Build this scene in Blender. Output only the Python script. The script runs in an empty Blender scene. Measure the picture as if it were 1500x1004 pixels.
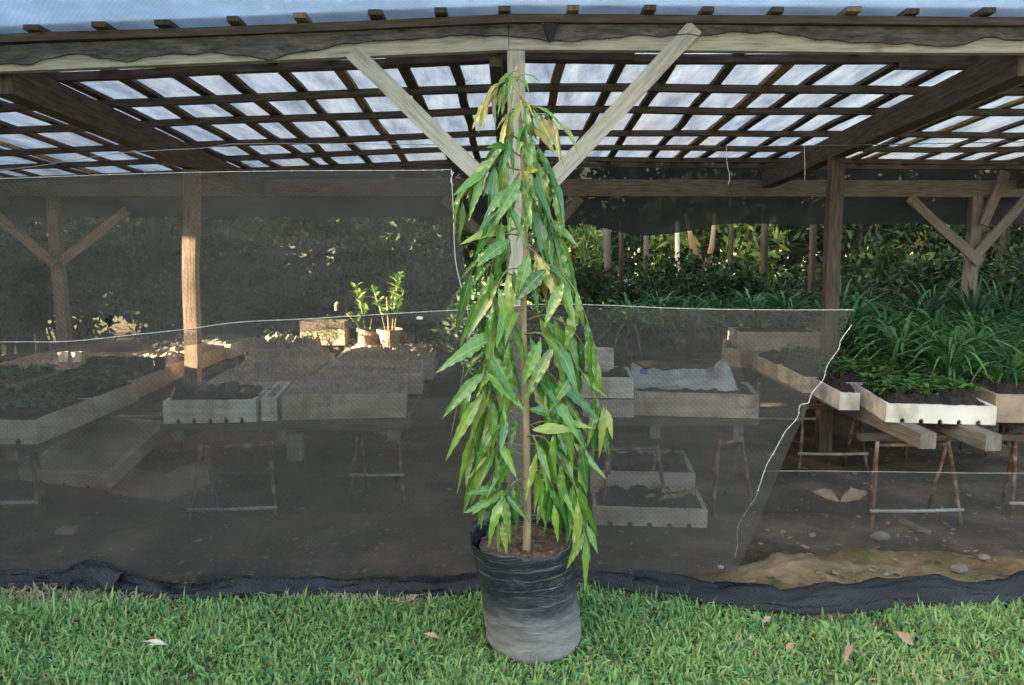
import bpy, math, random
import numpy as np
from mathutils import Vector, Matrix, noise as mnoise

# ------------------------------------------------------------------ scene, camera, light
sc = bpy.context.scene
COL = sc.collection
FPX, CAMH = 1144.0, 1.6
PITCH = math.atan(152 / FPX)
CP, SP = math.cos(PITCH), math.sin(PITCH)

cam_data = bpy.data.cameras.new("camera")
cam = bpy.data.objects.new("camera", cam_data)
COL.objects.link(cam)
cam_data.sensor_width = 36
cam_data.lens = 36 * FPX / 1500
cam_data.clip_start = 0.05
cam_data.clip_end = 600
cam.location = (0, 0, CAMH)
cam.rotation_euler = (math.pi / 2 - PITCH, 0, 0)
sc.camera = cam

SUN_EL = math.radians(9)
SUN_D = Vector((0.98 * math.cos(SUN_EL), 0.199 * math.cos(SUN_EL), -math.sin(SUN_EL))).normalized()
world = bpy.data.worlds.new("World")
sc.world = world
world.use_nodes = True
wn = world.node_tree.nodes
sky = wn.new("ShaderNodeTexSky")
sky.sky_type = 'NISHITA'
sky.sun_disc = False
sky.sun_elevation = SUN_EL
sky.air_density = 1.0
sky.dust_density = 5.0
sky.ozone_density = 0.4
sky.sun_rotation = math.atan2(-SUN_D.x, -SUN_D.y)
world.node_tree.links.new(sky.outputs[0], wn["Background"].inputs[0])
wn["Background"].inputs[1].default_value = 0.065
sun_data = bpy.data.lights.new("sun", 'SUN')
sun_data.energy = 5.0
sun_data.angle = math.radians(0.5)
sun_data.color = (1.0, 0.82, 0.57)
sun = bpy.data.objects.new("sun", sun_data)
COL.objects.link(sun)
sun.rotation_euler = SUN_D.to_track_quat('-Z', 'Y').to_euler()
sc.view_settings.view_transform = 'Standard'
sc.view_settings.look = 'None'
sc.view_settings.exposure = 4.75
sc.view_settings.gamma = 1
sc.cycles.transparent_max_bounces = 24
sc.cycles.max_bounces = 7
sc.cycles.use_denoising = True


def ray(px, py):
    a = (px - 750) / FPX
    b = (502 - py) / FPX
    return a, CP + SP * b, -SP + CP * b


def at(px, py, Y):
    x, y, z = ray(px, py)
    t = Y / y
    return Vector((x * t, Y, CAMH + z * t))


def az(px, py, z):
    x, y, zz = ray(px, py)
    t = (z - CAMH) / zz
    return Vector((x * t, y * t, z))


# ------------------------------------------------------------------ materials
def new_mat(name):
    m = bpy.data.materials.new(name)
    m.use_nodes = True
    nt = m.node_tree
    for n in list(nt.nodes):
        nt.nodes.remove(n)
    return m, nt.nodes, nt.links


def ramp(N, L, src, stops):
    r = N.new("ShaderNodeValToRGB")
    el = r.color_ramp.elements
    while len(el) < len(stops):
        el.new(0.5)
    for e, (p, c) in zip(el, stops):
        e.position = p
        e.color = (*c, 1) if len(c) == 3 else c
    L.new(src, r.inputs[0])
    return r


def noise_tex(N, L, scale, detail=6, stretch=(1, 1, 1), coord='Object', rough=0.6, loc=(0, 0, 0)):
    tc = N.new("ShaderNodeTexCoord")
    mp = N.new("ShaderNodeMapping")
    mp.inputs['Scale'].default_value = stretch
    mp.inputs['Location'].default_value = loc
    L.new(tc.outputs[coord], mp.inputs[0])
    n = N.new("ShaderNodeTexNoise")
    n.inputs['Scale'].default_value = scale
    n.inputs['Detail'].default_value = detail
    n.inputs['Roughness'].default_value = rough
    L.new(mp.outputs[0], n.inputs['Vector'])
    return n


def mat_noise(name, stops, scale=6, rough=0.85, bump=0.0, bscale=40, stretch=(1, 1, 1), coord='Object', spec=0.25, detail=7, extra=None):
    m, N, L = new_mat(name)
    out = N.new("ShaderNodeOutputMaterial")
    p = N.new("ShaderNodeBsdfPrincipled")
    p.inputs['Roughness'].default_value = rough
    p.inputs['Specular IOR Level'].default_value = spec
    n = noise_tex(N, L, scale, detail, stretch, coord)
    r = ramp(N, L, n.outputs['Fac'], stops)
    col = r.outputs[0]
    if extra:   # second layer of spots: (scale, lo, hi, colour)
        n2 = noise_tex(N, L, extra[0], 3, (1, 1, 1), coord, loc=(3, 7, 1))
        r2 = ramp(N, L, n2.outputs['Fac'], [(extra[1], (0, 0, 0)), (extra[2], (1, 1, 1))])
        mx = N.new("ShaderNodeMixRGB")
        L.new(r2.outputs[0], mx.inputs[0])
        L.new(col, mx.inputs[1])
        mx.inputs[2].default_value = (*extra[3], 1)
        col = mx.outputs[0]
    L.new(col, p.inputs['Base Color'])
    if bump:
        nb = noise_tex(N, L, bscale, 5, stretch, coord)
        b = N.new("ShaderNodeBump")
        b.inputs['Strength'].default_value = bump
        b.inputs['Distance'].default_value = 0.01
        L.new(nb.outputs['Fac'], b.inputs['Height'])
        L.new(b.outputs[0], p.inputs['Normal'])
    L.new(p.outputs[0], out.inputs[0])
    return m


def mat_leaf(name, rough=0.4, transl=0.25, spec=0.4, midrib=True, gain=1.0, bump=0.0):
    """leaf colour comes from the leaf's own 'tint'; alpha runs across the blade (0..1) and marks the midrib"""
    m, N, L = new_mat(name)
    out = N.new("ShaderNodeOutputMaterial")
    p = N.new("ShaderNodeBsdfPrincipled")
    p.inputs['Roughness'].default_value = rough
    p.inputs['Specular IOR Level'].default_value = spec
    a = N.new("ShaderNodeAttribute")
    a.attribute_name = "tint"
    n = noise_tex(N, L, 30, 4)
    r = ramp(N, L, n.outputs['Fac'], [(0.3, (0.75, 0.75, 0.75)), (0.7, (1.2, 1.2, 1.2))])
    mu = N.new("ShaderNodeMixRGB")
    mu.blend_type = 'MULTIPLY'
    mu.inputs[0].default_value = 1
    L.new(a.outputs['Color'], mu.inputs[1])
    L.new(r.outputs[0], mu.inputs[2])
    col = mu.outputs[0]
    if midrib:
        r2 = ramp(N, L, a.outputs['Alpha'], [(0.44, (0, 0, 0)), (0.5, (1, 1, 1)), (0.56, (0, 0, 0))])
        mx = N.new("ShaderNodeMixRGB")
        sc_ = N.new("ShaderNodeMath")
        sc_.operation = 'MULTIPLY'
        L.new(r2.outputs[0], sc_.inputs[0])
        sc_.inputs[1].default_value = 0.65
        L.new(sc_.outputs[0], mx.inputs[0])
        L.new(col, mx.inputs[1])
        mx.inputs[2].default_value = (0.32, 0.42, 0.14, 1)
        col = mx.outputs[0]
    L.new(col, p.inputs['Base Color'])
    if bump:
        nb = noise_tex(N, L, 60, 3)
        b = N.new("ShaderNodeBump")
        b.inputs['Strength'].default_value = bump
        b.inputs['Distance'].default_value = 0.004
        L.new(nb.outputs['Fac'], b.inputs['Height'])
        L.new(b.outputs[0], p.inputs['Normal'])
    t = N.new("ShaderNodeBsdfTranslucent")
    L.new(col, t.inputs[0])
    ms = N.new("ShaderNodeMixShader")
    ms.inputs[0].default_value = transl
    L.new(p.outputs[0], ms.inputs[1])
    L.new(t.outputs[0], ms.inputs[2])
    L.new(ms.outputs[0], out.inputs[0])
    return m


def mat_net(name, col, lo, hi, weave=0.0, wscale=110, scale=(1.2, 1.2, 9), transl=0.3, nscale=2.2):
    """woven shade cloth: opacity varies with the weave and with faint horizontal streaks"""
    m, N, L = new_mat(name)
    out = N.new("ShaderNodeOutputMaterial")
    d = N.new("ShaderNodeBsdfDiffuse")
    nc = noise_tex(N, L, 3.0, 4, (1, 1, 3))
    rc = ramp(N, L, nc.outputs['Fac'], [(0.3, tuple(c * 0.8 for c in col)), (0.75, tuple(c * 1.25 for c in col))])
    L.new(rc.outputs[0], d.inputs[0])
    tl = N.new("ShaderNodeBsdfTranslucent")
    L.new(rc.outputs[0], tl.inputs[0])
    m1 = N.new("ShaderNodeMixShader")
    m1.inputs[0].default_value = transl
    L.new(d.outputs[0], m1.inputs[1])
    L.new(tl.outputs[0], m1.inputs[2])
    n = noise_tex(N, L, nscale, 9, scale, rough=0.7)
    mr = N.new("ShaderNodeMapRange")
    mr.inputs[1].default_value = 0.3
    mr.inputs[2].default_value = 0.7
    mr.inputs[3].default_value = lo
    mr.inputs[4].default_value = hi
    L.new(n.outputs['Fac'], mr.inputs[0])
    fac = mr.outputs[0]
    if weave:
        tc = N.new("ShaderNodeTexCoord")
        acc = None
        for ax, dirn in ((0, 'X'), (1, 'DIAGONAL')):
            w = N.new("ShaderNodeTexWave")
            w.wave_type = 'BANDS'
            w.bands_direction = dirn
            w.inputs['Scale'].default_value = wscale
            w.inputs['Distortion'].default_value = 0.6
            L.new(tc.outputs['Object'], w.inputs[0])
            if acc is None:
                acc = w.outputs['Fac']
            else:
                ad = N.new("ShaderNodeMath")
                ad.operation = 'MAXIMUM'
                L.new(acc, ad.inputs[0])
                L.new(w.outputs['Fac'], ad.inputs[1])
                acc = ad.outputs[0]
        mm = N.new("ShaderNodeMath")
        mm.operation = 'MULTIPLY_ADD'
        L.new(acc, mm.inputs[0])
        mm.inputs[1].default_value = weave
        L.new(fac, mm.inputs[2])
        cl = N.new("ShaderNodeClamp")
        L.new(mm.outputs[0], cl.inputs[0])
        fac = cl.outputs[0]
    tr = N.new("ShaderNodeBsdfTransparent")
    ms = N.new("ShaderNodeMixShader")
    L.new(fac, ms.inputs[0])
    L.new(tr.outputs[0], ms.inputs[1])
    L.new(m1.outputs[0], ms.inputs[2])
    L.new(ms.outputs[0], out.inputs[0])
    return m


def mat_sheet(name):
    """milky, dusty polythene over the roof: lets the sky through as soft light"""
    m, N, L = new_mat(name)
    out = N.new("ShaderNodeOutputMaterial")
    n = noise_tex(N, L, 2.0, 7, (4.5, 0.8, 1.0), rough=0.65)
    r = ramp(N, L, n.outputs['Fac'], [(0.28, (0.13, 0.155, 0.195)), (0.5, (0.28, 0.32, 0.37)), (0.72, (0.44, 0.47, 0.50))])
    n2 = noise_tex(N, L, 1.1, 3, (1, 1, 1), loc=(5, 2, 0))
    r2 = ramp(N, L, n2.outputs['Fac'], [(0.5, (0, 0, 0)), (0.75, (0.55, 0.55, 0.55))])
    mx = N.new("ShaderNodeMixRGB")
    L.new(r2.outputs[0], mx.inputs[0])
    L.new(r.outputs[0], mx.inputs[1])
    mx.inputs[2].default_value = (0.42, 0.36, 0.31, 1)
    n3 = noise_tex(N, L, 9, 6, (1, 1, 1), loc=(2, 9, 0), rough=0.75)
    r3 = ramp(N, L, n3.outputs['Fac'], [(0.60, (1, 1, 1)), (0.70, (0.55, 0.5, 0.45))])
    m3 = N.new("ShaderNodeMixRGB")
    m3.blend_type = 'MULTIPLY'
    m3.inputs[0].default_value = 1
    L.new(mx.outputs[0], m3.inputs[1])
    L.new(r3.outputs[0], m3.inputs[2])
    mx = m3
    t = N.new("ShaderNodeBsdfTranslucent")
    L.new(mx.outputs[0], t.inputs[0])
    d = N.new("ShaderNodeBsdfDiffuse")
    L.new(mx.outputs[0], d.inputs[0])
    tr = N.new("ShaderNodeBsdfTransparent")
    tr.inputs[0].default_value = (0.4, 0.45, 0.5, 1)
    m1 = N.new("ShaderNodeMixShader")
    m1.inputs[0].default_value = 0.3
    L.new(t.outputs[0], m1.inputs[1])
    L.new(d.outputs[0], m1.inputs[2])
    m2 = N.new("ShaderNodeMixShader")
    m2.inputs[0].default_value = 0.06
    L.new(m1.outputs[0], m2.inputs[1])
    L.new(tr.outputs[0], m2.inputs[2])
    L.new(m2.outputs[0], out.inputs[0])
    return m


def mat_bag():
    """black polythene with a dusty grey-brown lower half and stretch creases"""
    m, N, L = new_mat("black_polythene_bag")
    out = N.new("ShaderNodeOutputMaterial")
    p = N.new("ShaderNodeBsdfPrincipled")
    tc = N.new("ShaderNodeTexCoord")
    sx = N.new("ShaderNodeSeparateXYZ")
    L.new(tc.outputs['Object'], sx.inputs[0])
    n = noise_tex(N, L, 6, 8, (1, 1, 2.5), rough=0.7)
    ad = N.new("ShaderNodeMath")
    ad.operation = 'MULTIPLY_ADD'
    L.new(n.outputs['Fac'], ad.inputs[0])
    ad.inputs[1].default_value = 0.30
    L.new(sx.outputs[2], ad.inputs[2])
    r = ramp(N, L, ad.outputs[0], [(0.18, (0.24, 0.225, 0.215)), (0.29, (0.16, 0.155, 0.155)), (0.37, (0.05, 0.055, 0.066)), (0.43, (0.014, 0.019, 0.028))])
    # pale scuff streaks running round the bag
    n2 = noise_tex(N, L, 4, 6, (1, 1, 26), rough=0.7)
    r2 = ramp(N, L, n2.outputs['Fac'], [(0.56, (0, 0, 0)), (0.70, (0.7, 0.7, 0.7))])
    mx = N.new("ShaderNodeMixRGB")
    L.new(r2.outputs[0], mx.inputs[0])
    L.new(r.outputs[0], mx.inputs[1])
    mx.inputs[2].default_value = (0.26, 0.25, 0.25, 1)
    L.new(mx.outputs[0], p.inputs['Base Color'])
    rr = ramp(N, L, ad.outputs[0], [(0.25, (0.6, 0.6, 0.6)), (0.45, (0.25, 0.25, 0.25))])
    L.new(rr.outputs[0], p.inputs['Roughness'])
    nb = noise_tex(N, L, 7, 5, (1, 1, 2.2), rough=0.6)
    nb.inputs['Distortion'].default_value = 1.2
    rb_ = ramp(N, L, nb.outputs['Fac'], [(0.36, (0, 0, 0)), (0.47, (0.55, 0.55, 0.55)), (0.5, (1, 1, 1)), (0.53, (0.55, 0.55, 0.55)), (0.66, (0.1, 0.1, 0.1))])
    b = N.new("ShaderNodeBump")
    b.inputs['Strength'].default_value = 0.32
    b.inputs['Distance'].default_value = 0.008
    L.new(rb_.outputs[0], b.inputs['Height'])
    L.new(b.outputs[0], p.inputs['Normal'])
    L.new(p.outputs[0], out.inputs[0])
    return m


M = {}
M['timber_pale'] = mat_noise("weathered_pale_timber", [(0.25, (0.22, 0.205, 0.18)), (0.5, (0.43, 0.41, 0.36)), (0.75, (0.58, 0.555, 0.49))], scale=5, stretch=(1.2, 14, 1), coord='UV', bump=0.35, bscale=8, extra=(4, 0.62, 0.78, (0.12, 0.11, 0.10)))
M['timber_dark'] = mat_noise("dark_brown_timber", [(0.3, (0.05, 0.039, 0.033)), (0.55, (0.105, 0.084, 0.071)), (0.8, (0.18, 0.15, 0.128))], scale=5, stretch=(1.2, 12, 1), coord='UV', bump=0.3, bscale=8)
M['timber_mid'] = mat_noise("sawn_brown_timber", [(0.3, (0.16, 0.105, 0.07)), (0.55, (0.30, 0.21, 0.14)), (0.8, (0.42, 0.31, 0.22))], scale=5, stretch=(1.2, 12, 1), coord='UV', bump=0.3, bscale=8)
M['timber_grey'] = mat_noise("grey_old_timber", [(0.3, (0.10, 0.088, 0.075)), (0.55, (0.20, 0.175, 0.15)), (0.8, (0.30, 0.27, 0.23))], scale=5, stretch=(1.2, 12, 1), coord='UV', bump=0.4, bscale=8)
M['rust'] = mat_noise("rusty_steel_rod", [(0.35, (0.06, 0.030, 0.018)), (0.5, (0.14, 0.075, 0.05)), (0.7, (0.34, 0.28, 0.24))], scale=14, bump=0.3, bscale=60, rough=0.75)
M['foam'] = mat_noise("white_foam", [(0.3, (0.48, 0.46, 0.41)), (0.5, (0.68, 0.66, 0.60)), (0.75, (0.78, 0.77, 0.73))], scale=4, bump=0.35, bscale=120, rough=0.9, extra=(6, 0.46, 0.72, (0.33, 0.275, 0.205)))
M['foam_dirty'] = mat_noise("soil_stained_foam", [(0.3, (0.26, 0.21, 0.165)), (0.5, (0.42, 0.355, 0.29)), (0.75, (0.55, 0.49, 0.42))], scale=5, bump=0.4, bscale=120, rough=0.95, extra=(6, 0.55, 0.75, (0.20, 0.15, 0.11)))
M['foam_brown'] = mat_noise("brown_stained_foam", [(0.3, (0.20, 0.14, 0.10)), (0.5, (0.33, 0.25, 0.19)), (0.75, (0.44, 0.36, 0.29))], scale=5, bump=0.4, bscale=120, rough=0.95)
M['soil'] = mat_noise("dark_potting_soil", [(0.3, (0.012, 0.010, 0.009)), (0.6, (0.035, 0.029, 0.025)), (0.8, (0.06, 0.05, 0.042))], scale=30, bump=0.8, bscale=80, rough=0.95, extra=(95, 0.70, 0.74, (0.55, 0.54, 0.5)))
M['soil_brown'] = mat_noise("brown_pot_soil", [(0.3, (0.05, 0.032, 0.022)), (0.55, (0.14, 0.095, 0.065)), (0.75, (0.24, 0.18, 0.13))], scale=40, bump=1.0, bscale=90, rough=0.95, extra=(60, 0.62, 0.68, (0.36, 0.29, 0.2)))
M['sand'] = mat_noise("sandy_gravel", [(0.3, (0.19, 0.16, 0.13)), (0.55, (0.33, 0.28, 0.23)), (0.8, (0.46, 0.41, 0.35))], scale=45, bump=1.0, bscale=70, rough=0.95, extra=(70, 0.66, 0.72, (0.7, 0.68, 0.62)))
M['clay'] = mat_noise("woven_tan_pot", [(0.3, (0.24, 0.15, 0.09)), (0.6, (0.42, 0.29, 0.19)), (0.8, (0.52, 0.38, 0.26))], scale=12, bump=0.5, bscale=40, rough=0.85)
M['trunk_tan'] = mat_noise("smooth_tan_bark", [(0.3, (0.30, 0.215, 0.13)), (0.55, (0.44, 0.33, 0.21)), (0.8, (0.52, 0.42, 0.30))], scale=9, stretch=(1, 1, 0.4), bump=0.2, bscale=60, rough=0.7)
M['twig'] = mat_noise("thin_brown_twig", [(0.3, (0.16, 0.15, 0.07)), (0.7, (0.34, 0.29, 0.17))], scale=20, rough=0.7)
M['bark'] = mat_noise("dark_bark", [(0.3, (0.02, 0.017, 0.014)), (0.6, (0.05, 0.041, 0.033)), (0.8, (0.10, 0.082, 0.066))], scale=8, stretch=(1, 1, 0.2), bump=0.6, bscale=30, rough=0.9)
M['leaf_glossy'] = mat_leaf("glossy_tree_leaf", 0.24, 0.22, 0.7, True, bump=0.25)
M['leaf_strap'] = mat_leaf("strap_leaf", 0.42, 0.2, 0.4, True)
M['leaf_small'] = mat_leaf("small_leaf", 0.55, 0.25, 0.3, False)
M['grass'] = mat_leaf("grass_blade", 0.55, 0.3, 0.25, False)
M['dry'] = mat_noise("dry_leaf", [(0.3, (0.20, 0.12, 0.07)), (0.6, (0.36, 0.25, 0.16)), (0.8, (0.48, 0.38, 0.27))], scale=14, bump=0.4, bscale=50)
M['dry_pale'] = mat_noise("bleached_dry_leaf", [(0.3, (0.42, 0.36, 0.25)), (0.7, (0.66, 0.60, 0.47))], scale=14, bump=0.4, bscale=50)
M['cord'] = mat_noise("white_cord", [(0.3, (0.55, 0.55, 0.54)), (0.7, (0.80, 0.80, 0.79))], scale=40, rough=0.8)
M['wire'] = mat_noise("dull_wire", [(0.3, (0.03, 0.03, 0.03)), (0.7, (0.10, 0.095, 0.09))], scale=20, rough=0.6)
M['wire_pale'] = mat_noise("galvanised_wire", [(0.3, (0.22, 0.22, 0.22)), (0.7, (0.42, 0.41, 0.40))], scale=20, rough=0.5)
M['stone'] = mat_noise("grey_brown_stone", [(0.3, (0.10, 0.085, 0.07)), (0.7, (0.26, 0.23, 0.20))], scale=14, bump=0.5, bscale=40, rough=0.95)
M['black_plastic'] = mat_noise("black_plastic", [(0.3, (0.010, 0.011, 0.012)), (0.7, (0.03, 0.032, 0.035))], scale=12, rough=0.5, spec=0.4)
M['white_plastic'] = mat_noise("white_plastic", [(0.3, (0.60, 0.59, 0.56)), (0.7, (0.78, 0.77, 0.75))], scale=12, rough=0.6)
M['blue_plastic'] = mat_noise("blue_print_plastic", [(0.3, (0.05, 0.10, 0.32)), (0.7, (0.12, 0.22, 0.50))], scale=12, rough=0.6)
M['poly_clear'] = mat_noise("cloudy_plastic_film", [(0.3, (0.30, 0.30, 0.29)), (0.55, (0.46, 0.46, 0.44)), (0.8, (0.58, 0.58, 0.56))], scale=9, bump=0.6, bscale=30, rough=0.45)
M['plaster'] = mat_noise("grey_plaster", [(0.3, (0.10, 0.10, 0.095)), (0.7, (0.18, 0.175, 0.165))], scale=2, bump=0.3, bscale=30)
M['ground'] = mat_noise("lawn_soil", [(0.35, (0.06, 0.08, 0.028)), (0.55, (0.12, 0.115, 0.055)), (0.75, (0.24, 0.18, 0.11))], scale=9, bump=0.7, bscale=40, rough=0.95)
M['earth'] = mat_noise("bare_earth_floor", [(0.28, (0.028, 0.020, 0.014)), (0.48, (0.075, 0.053, 0.036)), (0.62, (0.15, 0.108, 0.07)), (0.8, (0.26, 0.185, 0.12))], scale=2.6, bump=1.0, bscale=26, rough=0.95, detail=10, extra=(42, 0.66, 0.72, (0.24, 0.21, 0.17)))
M['moss'] = mat_noise("mossy_earth_strip", [(0.3, (0.075, 0.055, 0.025)), (0.5, (0.17, 0.115, 0.06)), (0.7, (0.27, 0.19, 0.115))], scale=3.0, bump=1.0, bscale=30, rough=0.95, detail=10, extra=(4, 0.5, 0.7, (0.085, 0.095, 0.02)))
M['sheet'] = mat_sheet("milky_roof_polythene")
M['net_front'] = mat_net("black_shade_net", (0.100, 0.096, 0.092), 0.31, 0.62, weave=0.15, wscale=24, scale=(0.7, 0.7, 12))
M['net_upper'] = mat_net("thin_shade_net", (0.108, 0.105, 0.100), 0.33, 0.62, weave=0.15, wscale=24, scale=(0.8, 0.8, 7))
M['net_thin'] = mat_net("worn_shade_net", (0.095, 0.10, 0.105), 0.16, 0.36, weave=0.06, wscale=60)
M['net_back'] = mat_net("dense_shade_net", (0.050, 0.054, 0.062), 0.90, 0.98)
M['net_hem'] = mat_net("folded_shade_net", (0.060, 0.063, 0.070), 0.66, 0.86, weave=0.2, wscale=24, scale=(2, 5, 9))
M['net_blue'] = mat_net("blue_grey_shade_net", (0.24, 0.35, 0.50), 0.78, 0.94, weave=0.14, wscale=24, scale=(2, 2, 2), transl=0.5)
M['net_scrap'] = mat_net("torn_black_net", (0.06, 0.062, 0.066), 0.15, 0.75, weave=0.15, wscale=60, scale=(3, 3, 14), nscale=4)
M['bag'] = mat_bag()


# ------------------------------------------------------------------ mesh helpers
class MB:
    """collects quads/tris with per-vertex tint and per-corner uv, then links them as ONE mesh object"""

    def __init__(s):
        s.v, s.f, s.uv, s.tint = [], [], [], {}

    def add(s, verts, faces, uvs=None, tint=None):
        o = len(s.v)
        s.v += [tuple(v) for v in verts]
        for i, f in enumerate(faces):
            s.f.append(tuple(o + k for k in f))
            s.uv.append(uvs[i] if uvs else None)
        if tint is not None:
            for i in range(len(verts)):
                s.tint[o + i] = tint[i] if isinstance(tint, list) else tint
        return o

    def beam(s, p0, p1, w, h, up=(0, 0, 1), n=1, warp=0.0, rnd=None, taper=1.0, ends=True):
        p0, p1 = Vector(p0), Vector(p1)
        d = (p1 - p0)
        Ln = d.length
        d.normalize()
        side = d.cross(Vector(up)).normalized()
        u = side.cross(d)
        off = random.random() * 9
        vs, fs, uvs = [], [], []
        for i in range(n + 1):
            t = i / n
            c = p0 + d * Ln * t
            if warp and 0 < i < n:
                c = c + side * random.uniform(-warp, warp) + u * random.uniform(-warp, warp)
            k = 1 + (taper - 1) * t
            for a, b in ((-1, -1), (1, -1), (1, 1), (-1, 1)):
                vs.append(c + side * a * w / 2 * k + u * b * h / 2 * k)
        per = (0, w, w + h, 2 * w + h, 2 * w + 2 * h)
        for i in range(n):
            for j in range(4):
                a, b = i * 4 + j, i * 4 + (j + 1) % 4
                fs.append((a, b, b + 4, a + 4))
                u0, u1 = off + Ln * i / n, off + Ln * (i + 1) / n
                uvs.append(((u0, off + per[j]), (u0, off + per[j + 1]), (u1, off + per[j + 1]), (u1, off + per[j])))
        if ends:
            e = n * 4
            for q in ((3, 2, 1, 0), (e, e + 1, e + 2, e + 3)):
                fs.append(q)
                uvs.append(((off, 0), (off, w), (off + h, w), (off + h, 0)))
        s.add(vs, fs, uvs)
        return s

    def box(s, x0, x1, y0, y1, z0, z1):
        return s.beam(((x0 + x1) / 2, y0, (z0 + z1) / 2), ((x0 + x1) / 2, y1, (z0 + z1) / 2), x1 - x0, z1 - z0)

    def tube(s, pts, rad, n=6, caps=True):
        pts = [Vector(p) for p in pts]
        rs = rad if isinstance(rad, (list, tuple)) else [rad] * len(pts)
        vs, fs = [], []
        prev = None
        for i, p in enumerate(pts):
            d = (pts[min(i + 1, len(pts) - 1)] - pts[max(i - 1, 0)]).normalized()
            ref = prev if prev is not None else (Vector((1, 0, 0)) if abs(d.x) < 0.8 else Vector((0, 1, 0)))
            a = (ref - d * ref.dot(d)).normalized()
            prev = a
            b = d.cross(a)
            for k in range(n):
                th = 2 * math.pi * k / n
                vs.append(p + (a * math.cos(th) + b * math.sin(th)) * rs[i])
        for i in range(len(pts) - 1):
            for k in range(n):
                q = (k + 1) % n
                fs.append((i * n + k, i * n + q, (i + 1) * n + q, (i + 1) * n + k))
        if caps:
            fs.append(tuple(range(n - 1, -1, -1)))
            fs.append(tuple(range((len(pts) - 1) * n, len(pts) * n)))
        s.add(vs, fs)
        return s

    def lathe(s, c, prof, n=20, wob=0.0, squash=1.0):
        c = Vector(c)
        vs, fs = [], []
        for r, z in prof:
            for k in range(n):
                th = 2 * math.pi * k / n
                rr = r * (1 + wob * mnoise.noise(Vector((math.cos(th) * 1.7, math.sin(th) * 1.7, z * 9 + c.x * 5))))
                vs.append(c + Vector((rr * math.cos(th), rr * math.sin(th) * squash, z)))
        for i in range(len(prof) - 1):
            for k in range(n):
                q = (k + 1) % n
                fs.append((i * n + k, i * n + q, (i + 1) * n + q, (i + 1) * n + k))
        s.add(vs, fs)
        return s

    def grid(s, nu, nv, fn, tint=None):
        vs = [fn(i / nu, j / nv) for j in range(nv + 1) for i in range(nu + 1)]
        fs = [(j * (nu + 1) + i, j * (nu + 1) + i + 1, (j + 1) * (nu + 1) + i + 1, (j + 1) * (nu + 1) + i) for j in range(nv) for i in range(nu)]
        s.add(vs, fs, None, tint)
        return s

    def leaf(s, base, d, nrm, Ln, W, tint, bend=0.3, fold=0.25, wav=0.0, waves=5, nt=7, ns=2, curl=0.0, wide=0.45):
        """a lanceolate blade: droops by 'bend', folds along its midrib, wavy edge"""
        base, d = Vector(base), Vector(d).normalized()
        nrm = Vector(nrm)
        nrm = (nrm - d * nrm.dot(d)).normalized()
        side = d.cross(nrm).normalized()
        ph = random.random() * 6
        vs, fs, tn = [], [], []
        for i in range(nt + 1):
            t = i / nt
            w = W * max(0.02, ((t / wide) ** 0.65 if t < wide else ((1 - t) / (1 - wide)) ** 0.8))
            if i == 0:
                w = W * 0.08
            w *= 1 + 1.6 * wav * math.sin(2 * math.pi * waves * t + ph * 2)
            c = base + d * Ln * t + Vector((0, 0, -1)) * bend * Ln * t * t + nrm * curl * Ln * math.sin(t * 3.0)
            for j in range(-ns, ns + 1):
                q = j / ns
                off = fold * abs(q) * w
                ww = wav * math.sin(2 * math.pi * waves * t + ph + (1.3 if q > 0 else 0)) * W * q * q
                vs.append(c + side * q * w * 0.5 + nrm * (off * 0.5 + ww))
                tn.append((*tint, q * 0.5 + 0.5))
        k = 2 * ns + 1
        for i in range(nt):
            for j in range(2 * ns):
                a = i * k + j
                fs.append((a, a + 1, a + k + 1, a + k))
        s.add(vs, fs, None, tn)
        return s

    def build(s, name, mat, parent=None, smooth=False, bevel=0.0):
        me = bpy.data.meshes.new(name)
        off = Vector((0, 0, 0))
        if parent is not None:
            q = parent
            while q is not None:
                off += q.location
                q = q.parent
        me.from_pydata([(v[0] - off.x, v[1] - off.y, v[2] - off.z) for v in s.v], [], s.f)
        if any(u for u in s.uv):
            lay = me.uv_layers.new(name="uv")
            flat = []
            for f, u in zip(s.f, s.uv):
                for k in range(len(f)):
                    flat += u[k] if u else (0.0, 0.0)
            lay.data.foreach_set("uv", flat)
        if s.tint:
            at_ = me.color_attributes.new("tint", 'FLOAT_COLOR', 'POINT')
            arr = np.ones((len(s.v), 4), dtype=np.float32)
            for i, c in s.tint.items():
                arr[i, :len(c)] = c
            at_.data.foreach_set("color", arr.ravel())
        me.materials.append(mat)
        if smooth:
            me.polygons.foreach_set("use_smooth", [True] * len(me.polygons))
        me.update()
        o = bpy.data.objects.new(name, me)
        COL.objects.link(o)
        if parent is not None:
            o.parent = parent
        if bevel:
            b = o.modifiers.new("bevel", 'BEVEL')
            b.width = bevel
            b.segments = 2
            b.limit_method = 'ANGLE'
        return o


def np_mesh(name, V, Q, mat, parent=None, cols=None):
    """quads from numpy arrays"""
    V = np.asarray(V, dtype=np.float32)
    Q = np.asarray(Q, dtype=np.int32)
    me = bpy.data.meshes.new(name)
    me.vertices.add(len(V))
    me.vertices.foreach_set("co", V.ravel())
    k = Q.shape[1]
    me.loops.add(Q.size)
    me.loops.foreach_set("vertex_index", Q.ravel())
    me.polygons.add(len(Q))
    me.polygons.foreach_set("loop_start", np.arange(len(Q), dtype=np.int32) * k)
    me.update(calc_edges=True)
    if cols is not None:
        a = me.color_attributes.new("tint", 'FLOAT_COLOR', 'POINT')
        c = np.ones((len(V), 4), dtype=np.float32)
        c[:, :3] = cols
        a.data.foreach_set("color", c.ravel())
    me.materials.append(mat)
    o = bpy.data.objects.new(name, me)
    COL.objects.link(o)
    if parent is not None:
        o.parent = parent
    return o


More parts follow.
